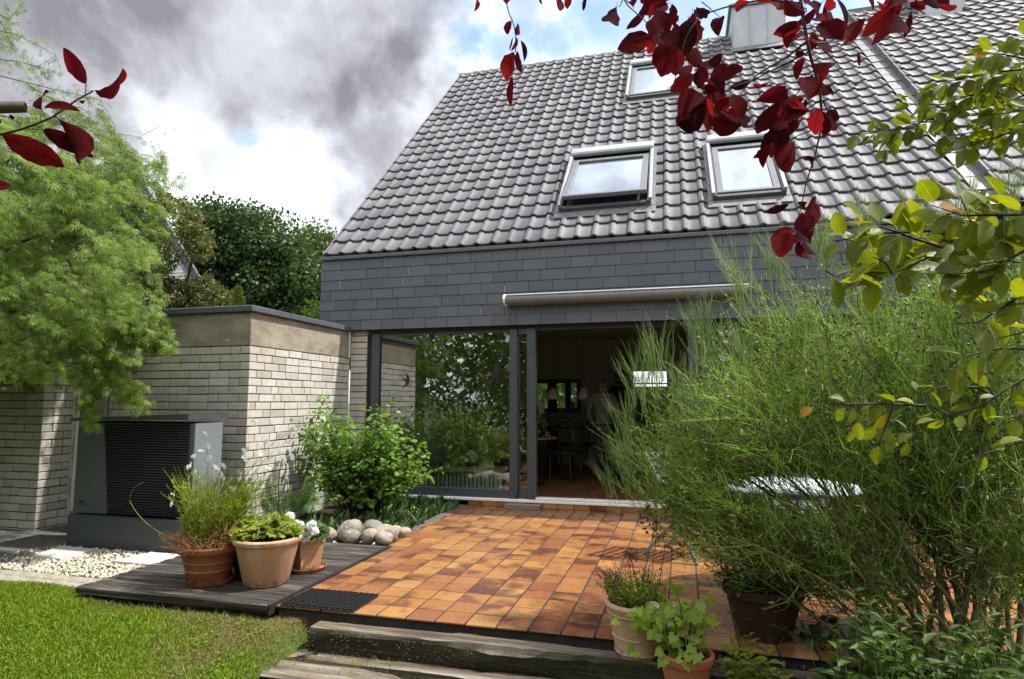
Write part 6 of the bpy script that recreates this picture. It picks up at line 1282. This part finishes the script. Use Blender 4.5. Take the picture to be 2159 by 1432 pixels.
red = [(205, 185, 110, 250, .6), (160, 40, 75, 180, .5), (215, 60, 290, 145, .6), (240, 10, 150, 110, .5), (300, 20, 320, 145, .4), (415, 80, 490, 75, .55), (560, 95, 530, 145, .5), (640, 50, 715, 5, .6), (870, -10, 745, 110, .45), (905, -5, 1000, 110, .7), (1000, 130, 830, 190, .5), (992, 155, 905, 265, .55), (1000, 160, 1010, 210, .6), (385, 105, 370, 270, .5), (250, 170, 320, 215, .6), (215, 225, 160, 290, .7), (290, 215, 250, 390, .75), (240, 230, 210, 330, .6), (330, 270, 325, 395, .6), (430, 255, 440, 355, .9), (490, 330, 545, 370, .7), (410, 350, 330, 375, .6), (440, 380, 450, 465, .6), (415, 400, 305, 485, .5), (490, 470, 650, 380, .5), (480, 440, 585, 505, .5), (610, 470, 735, 435, .55), (735, 450, 830, 475, .5), (460, 510, 322, 655, .6), (480, 560, 375, 678, .6), (500, 580, 502, 702, .65), (510, 510, 560, 635, .7), (620, 530, 510, 620, .7), (620, 520, 697, 580, .7), (560, 600, 640, 682, .6), (600, 590, 680, 625, .6), (925, 510, 810, 515, .5), (880, 550, 716, 762, .36), (900, 560, 822, 712, .5), (985, 575, 895, 655, .55), (990, 655, 838, 742, .5), (900, 740, 765, 812, .6), (860, 770, 737, 862, .35), (850, 780, 820, 862, .5), (960, 765, 925, 903, .65), (1058, 870, 985, 905, .5), (1015, 310, 930, 423, .65), (962, 290, 1012, 292, .8), (1065, 345, 1185, 402, .55), (1020, 420, 1042, 548, .6), (1080, 430, 1122, 525, .6), (1092, 580, 1045, 752, .65), (1110, 600, 1132, 742, .5), (1120, 600, 1202, 690, .7), (985, 600, 915, 665, .6), (1010, 590, 955, 645, .55), (1040, 205, 1088, 235, .9), (1150, 60, 1160, 222, .8), (1085, 130, 1235, 200, .8), (1230, 205, 1290, 150, .6), (930, 1100, 793, 1166, .35), (990, 1110, 1027, 1090, .5), (995, 1150, 955, 1245, .5), (1000, 1240, 1047, 1145, .45), (950, 1235, 820, 1302, .5), (940, 1260, 828, 1393, .6), (960, 1290, 922, 1352, .6), (1000, 1270, 1077, 1287, .5), (985, 1300, 1047, 1415, .5), (980, 1250, 1012, 1352, .6), (930, 560, 870, 640, .55), (330, 130, 290, 200, .6), (520, 480, 470, 560, .6), (90, 40, 60, 0, .6), (130, -20, 190, 40, .6)]
red = [(z5(a, b), z5(c, d), w) for a, b, c, d, w in red]+[(zr(a, b), zr(c, d), w) for a, b, c, d, w in ((1270, 30, 1035, 268, .42), (1250, 75, 1318, 325, .4), (1380, 80, 1362, 272, .55), (1440, 30, 1695, 62, .55), (1370, 20, 1485, 95, .5), (1008, 362, 1042, 468, .4), (920, 255, 1005, 195, .5), (860, -10, 1002, 172, .5), (760, 20, 630, 130, .7), (470, -20, 590, 112, .7), (1150, 10, 1250, 62, .5), (620, -20, 700, 60, .8), (540, 0, 640, 70, .8), (1050, -30, 1160, 40, .6), (1300, -40, 1220, 50, .6), (1500, -50, 1600, 30, .5))]
for b, t, w in red:
    near_leaf(rb, RED_ME, b, t, w, 1.6+rng.normal(0, .10))
    if rng.random() < .55: q = A(b)+rng.normal(0, 9, 2); near_leaf(rb, RED_ME, q, q+(A(t)-A(b))*rng.uniform(.45, .8)+rng.normal(0, 22, 2), w, 1.68+rng.normal(0, .08))
tb_ = MB()
def twg(pts, zf, dist, r0, r1, mb): P = poly([at(*zf(*p), dist+.02*math.sin(i)) for i, p in enumerate(pts)], 18); mb.tube(P, np.linspace(r0, r1, 18), 6, cap=False)
mb = MB(); twg([(700, -1900), (860, -900), (950, -350), (985, -60), (1010, 130), (1040, 280), (1065, 400), (1105, 500), (1118, 620), (1085, 790), (1030, 960), (990, 1110), (985, 1165)], z5, 1.6, .011, .0012, mb); mb.obj('branch', BARKD, rb, True)
for pts, r0 in (([(1020, 230), (930, 300), (760, 400), (620, 560)], .003), ([(1110, 540), (1160, 640), (1205, 735)], .0022), ([(1080, 240), (1180, 330), (1250, 418)], .0022), ([(1040, 280), (900, 350), (740, 430), (600, 480)], .0026), ([(1000, 20), (800, -5), (600, 35), (460, 80), (380, 180), (340, 330), (310, 450), (262, 496)], .003), ([(30, -20), (60, 30), (150, 110), (230, 222)], .002), ([(1100, 540), (1040, 580), (985, 610), (900, 660)], .002), ([(1082, 690), (960, 740), (900, 780)], .0018), ([(450, 460), (500, 560)], .0018), ([(1075, 235), (1180, 225), (1290, 215)], .0025), ([(1060, 400), (960, 520), (880, 560)], .002), ([(460, 10), (520, 60), (560, 95)], .0016)):
    mb = MB(); twg(pts, z5, 1.6, r0, .0009, mb); mb.obj('twig', BARKD, rb, True)
hb_ = thing('plum_branch', 'thin red leaved plum twig hanging alone before the left roof ridge', 'branch', at(1068, -30, 1.5))
for a, b, c, d, w in ((590, 260, 522, 458, .62), (668, 290, 655, 495, .28), (605, 465, 555, 668, .14), (655, 470, 650, 640, .42), (700, 508, 762, 805, .32), (620, 655, 455, 1025, .58), (662, 640, 665, 945, .36), (600, 950, 650, 1375, .36), (545, -60, 522, 62, .6), (945, -70, 975, 68, .45), (1160, -60, 1098, 238, .24), (1330, -80, 1305, 152, .55), (1525, -60, 1492, 142, .28), (1900, 85, 1762, 455, .5), (150, -10, 125, 160, .4)): near_leaf(hb_, RED_ME, z4b(a, b), z4b(c, d), w, 1.5+rng.normal(0, .03))
mb = MB(); twg([(380, -900), (470, -350), (500, -120), (520, 20), (560, 180), (600, 260), (640, 400), (640, 660)], z4b, 1.5, .0022, .0012, mb); twg([(1700, -100), (1990, -20), (1960, 70), (1900, 95)], z4b, 1.5, .002, .001, mb); mb.obj('twig', BARKD, hb_, True)
lb_ = thing('plum_branch', 'red leaved plum twig reaching in from the left edge before the maple', 'branch', at(-40, 290, .95)); zl_ = lambda x, y: (x/3.255, y/3.255)
for a, b, c, d, w in ((590, 578, 440, 348, .45), (285, 752, 212, 565, .55), (300, 745, 472, 668, .4), (645, 622, 978, 585, .42), (15, 930, 435, 1140, .42), (405, 822, 585, 1158, .42), (295, 888, 580, 1045, .36), (-60, 1300, 60, 1240, .9), (540, 690, 600, 712, .5), (60, 785, 108, 832, .5), (-40, 800, 20, 850, .6)): near_leaf(lb_, RED_ME, zl_(a, b), zl_(c, d), w, .95+rng.normal(0, .02), .2, .12)
mb = MB(); twg([(-900, 1000), (-700, 790), (-300, 930), (-120, 950), (0, 925), (180, 880), (370, 800), (500, 700), (640, 625)], zl_, .95, .0030, .0012, mb); mb.obj('twig', BARKD, lb_, True)
for pts in ([(585, 655), (590, 575)], [(278, 830), (285, 752)], [(370, 800), (405, 815)], [(190, 885), (295, 890)]): mb = MB(); twg(pts, zl_, .95, .0011, .0008, mb); mb.obj('petiole', BARKD, lb_, True)
mb = MB(); twg([(-6500, 1500), (-3800, 1050), (-1800, 800), (-700, 760), (-160, 740), (0, 735), (80, 745), (180, 735)], zl_, .92, .030, .008, mb); mb.obj('branch', BARK, lb_, True)
# green round-leaved branches on the right
def leafy(label, lines, zf, dist, dens, l0, l1, yell=.012, fall=.5):
    t = thing('leafy_branch', label, 'branch', at(*zf(*lines[0][0]), dist), 'green round leaved branches'); mes = [MB().add(*q).mesh('leaf', L_GREEN, True) for q in OV_B]; my = [MB().add(*OV_B[1]).mesh('leaf', L_YELL, True)]
    for pts in lines:
        dd = dist*rng.uniform(.93, 1.08); P = poly([at(*zf(*p), dd) for p in pts], 40); mb = MB(); mb.tube(P, np.linspace(.0042 if len(pts) > 3 else .0025, .0011, 40), 6, cap=False); mb.obj('twig', BARKD, t, True)
        Ln = np.linalg.norm(np.diff(P, axis=0), axis=1).sum(); k = max(3, int(Ln*dens)); side = 1
        for i in range(k):
            j = int((i+rng.random())/k*38)+1; T = norm(P[j]-P[j-1]); side = -side; sd = norm(np.cross(T, FW))*side; d = norm(T*.6+sd*rng.uniform(.2, .9)+A([0, 0, -fall*rng.uniform(.2, 1)])+rng.normal(0, .25, 3)); L_ = rng.uniform(l0, l1); n_ = norm(A([0, 0, .75])-FW*.55+rng.normal(0, .45, 3)); pet = P[j]+d*.012
            M = frames(d[None], n_[None], A([L_]), A([L_*rng.uniform(.52, .68)]))[0]; place('leaf', my[0] if rng.random() < yell else mes[rng.integers(0, len(mes))], t, m4(M, pet))
z6 = lambda x, y: (1780+x/4.092, 50+y/4.092); z7 = lambda x, y: (1680+x/2.470, 380+y/2.470)
leafy('upper cluster of yellow green leaves over the neighbouring roof', [[(1750, 330), (1551, 390), (1200, 435), (940, 485), (660, 590)], [(1750, 560), (1551, 620), (1330, 690), (1000, 760), (700, 840), (480, 910), (80, 960)], [(1500, 520), (1250, 560), (850, 700), (540, 690)], [(1750, 790), (1551, 850), (1300, 890), (1100, 940), (800, 980)], [(1700, 880), (1551, 900), (1250, 1000), (950, 1090)], [(1750, 250), (1551, 300), (1350, 260), (1150, 260)], [(1700, 150), (1600, 130), (1470, 110)], [(1551, 620), (1400, 500), (1280, 380)], [(1300, 890), (1200, 800), (1050, 720)], [(1700, 700), (1500, 760), (1250, 790)], [(1000, 760), (880, 860), (860, 950)], [(500, 905), (420, 960), (340, 1090)], [(1400, 640), (1300, 560), (1200, 480), (1120, 330)]], z6, 2.1, 72, .048, .066)
leafy('large leaved green branch crossing the broom in the upper right', [[(1300, 240), (1183, 260), (900, 300), (760, 350), (690, 400), (500, 490), (420, 490), (270, 570)], [(1300, 170), (1140, 180), (870, 185), (700, 130)], [(1300, 330), (1183, 370), (1000, 470), (760, 500)], [(870, 255), (620, 270), (380, 280), (200, 320)], [(760, 350), (600, 300), (440, 240), (330, 230)], [(690, 400), (580, 360), (430, 330), (280, 380)], [(1183, 430), (1100, 420), (930, 440)], [(500, 490), (460, 430), (400, 400)], [(1250, 100), (1100, 120), (1000, 80)], [(1200, 290), (1050, 290), (920, 250), (850, 80)], [(150, 470), (200, 500), (260, 480)]], z7, 1.5, 58, .052, .078)
leafy('sparse green branch hanging at the right edge in the middle', [[(1300, 540), (1183, 590), (1060, 670), (950, 740), (820, 750)], [(1300, 870), (1183, 880), (1050, 875), (850, 925), (770, 1000)], [(1300, 760), (1183, 790), (1000, 840)], [(1060, 670), (980, 640), (920, 590)], [(1300, 650), (1200, 640), (1100, 650)]], z7, 1.5, 22, .055, .078)
leafy('lowest green branch with small bright leaves before the broom', [[(1300, 960), (1183, 1035), (1090, 1090), (950, 1180), (800, 1225), (660, 1275), (600, 1330), (510, 1400)], [(800, 1225), (660, 1160), (640, 1110)], [(670, 1175), (440, 1165), (200, 1165), (80, 1170)], [(1000, 1110), (940, 1080), (800, 1070), (660, 1090)], [(610, 1330), (480, 1260), (380, 1280)], [(500, 1170), (480, 1240), (440, 1340), (420, 1380)], [(1250, 1200), (1100, 1240), (1000, 1260)], [(1250, 1330), (1100, 1390), (980, 1420)], [(320, 1165), (310, 1230), (280, 1310)]], z7, 1.6, 34, .035, .055, .015)
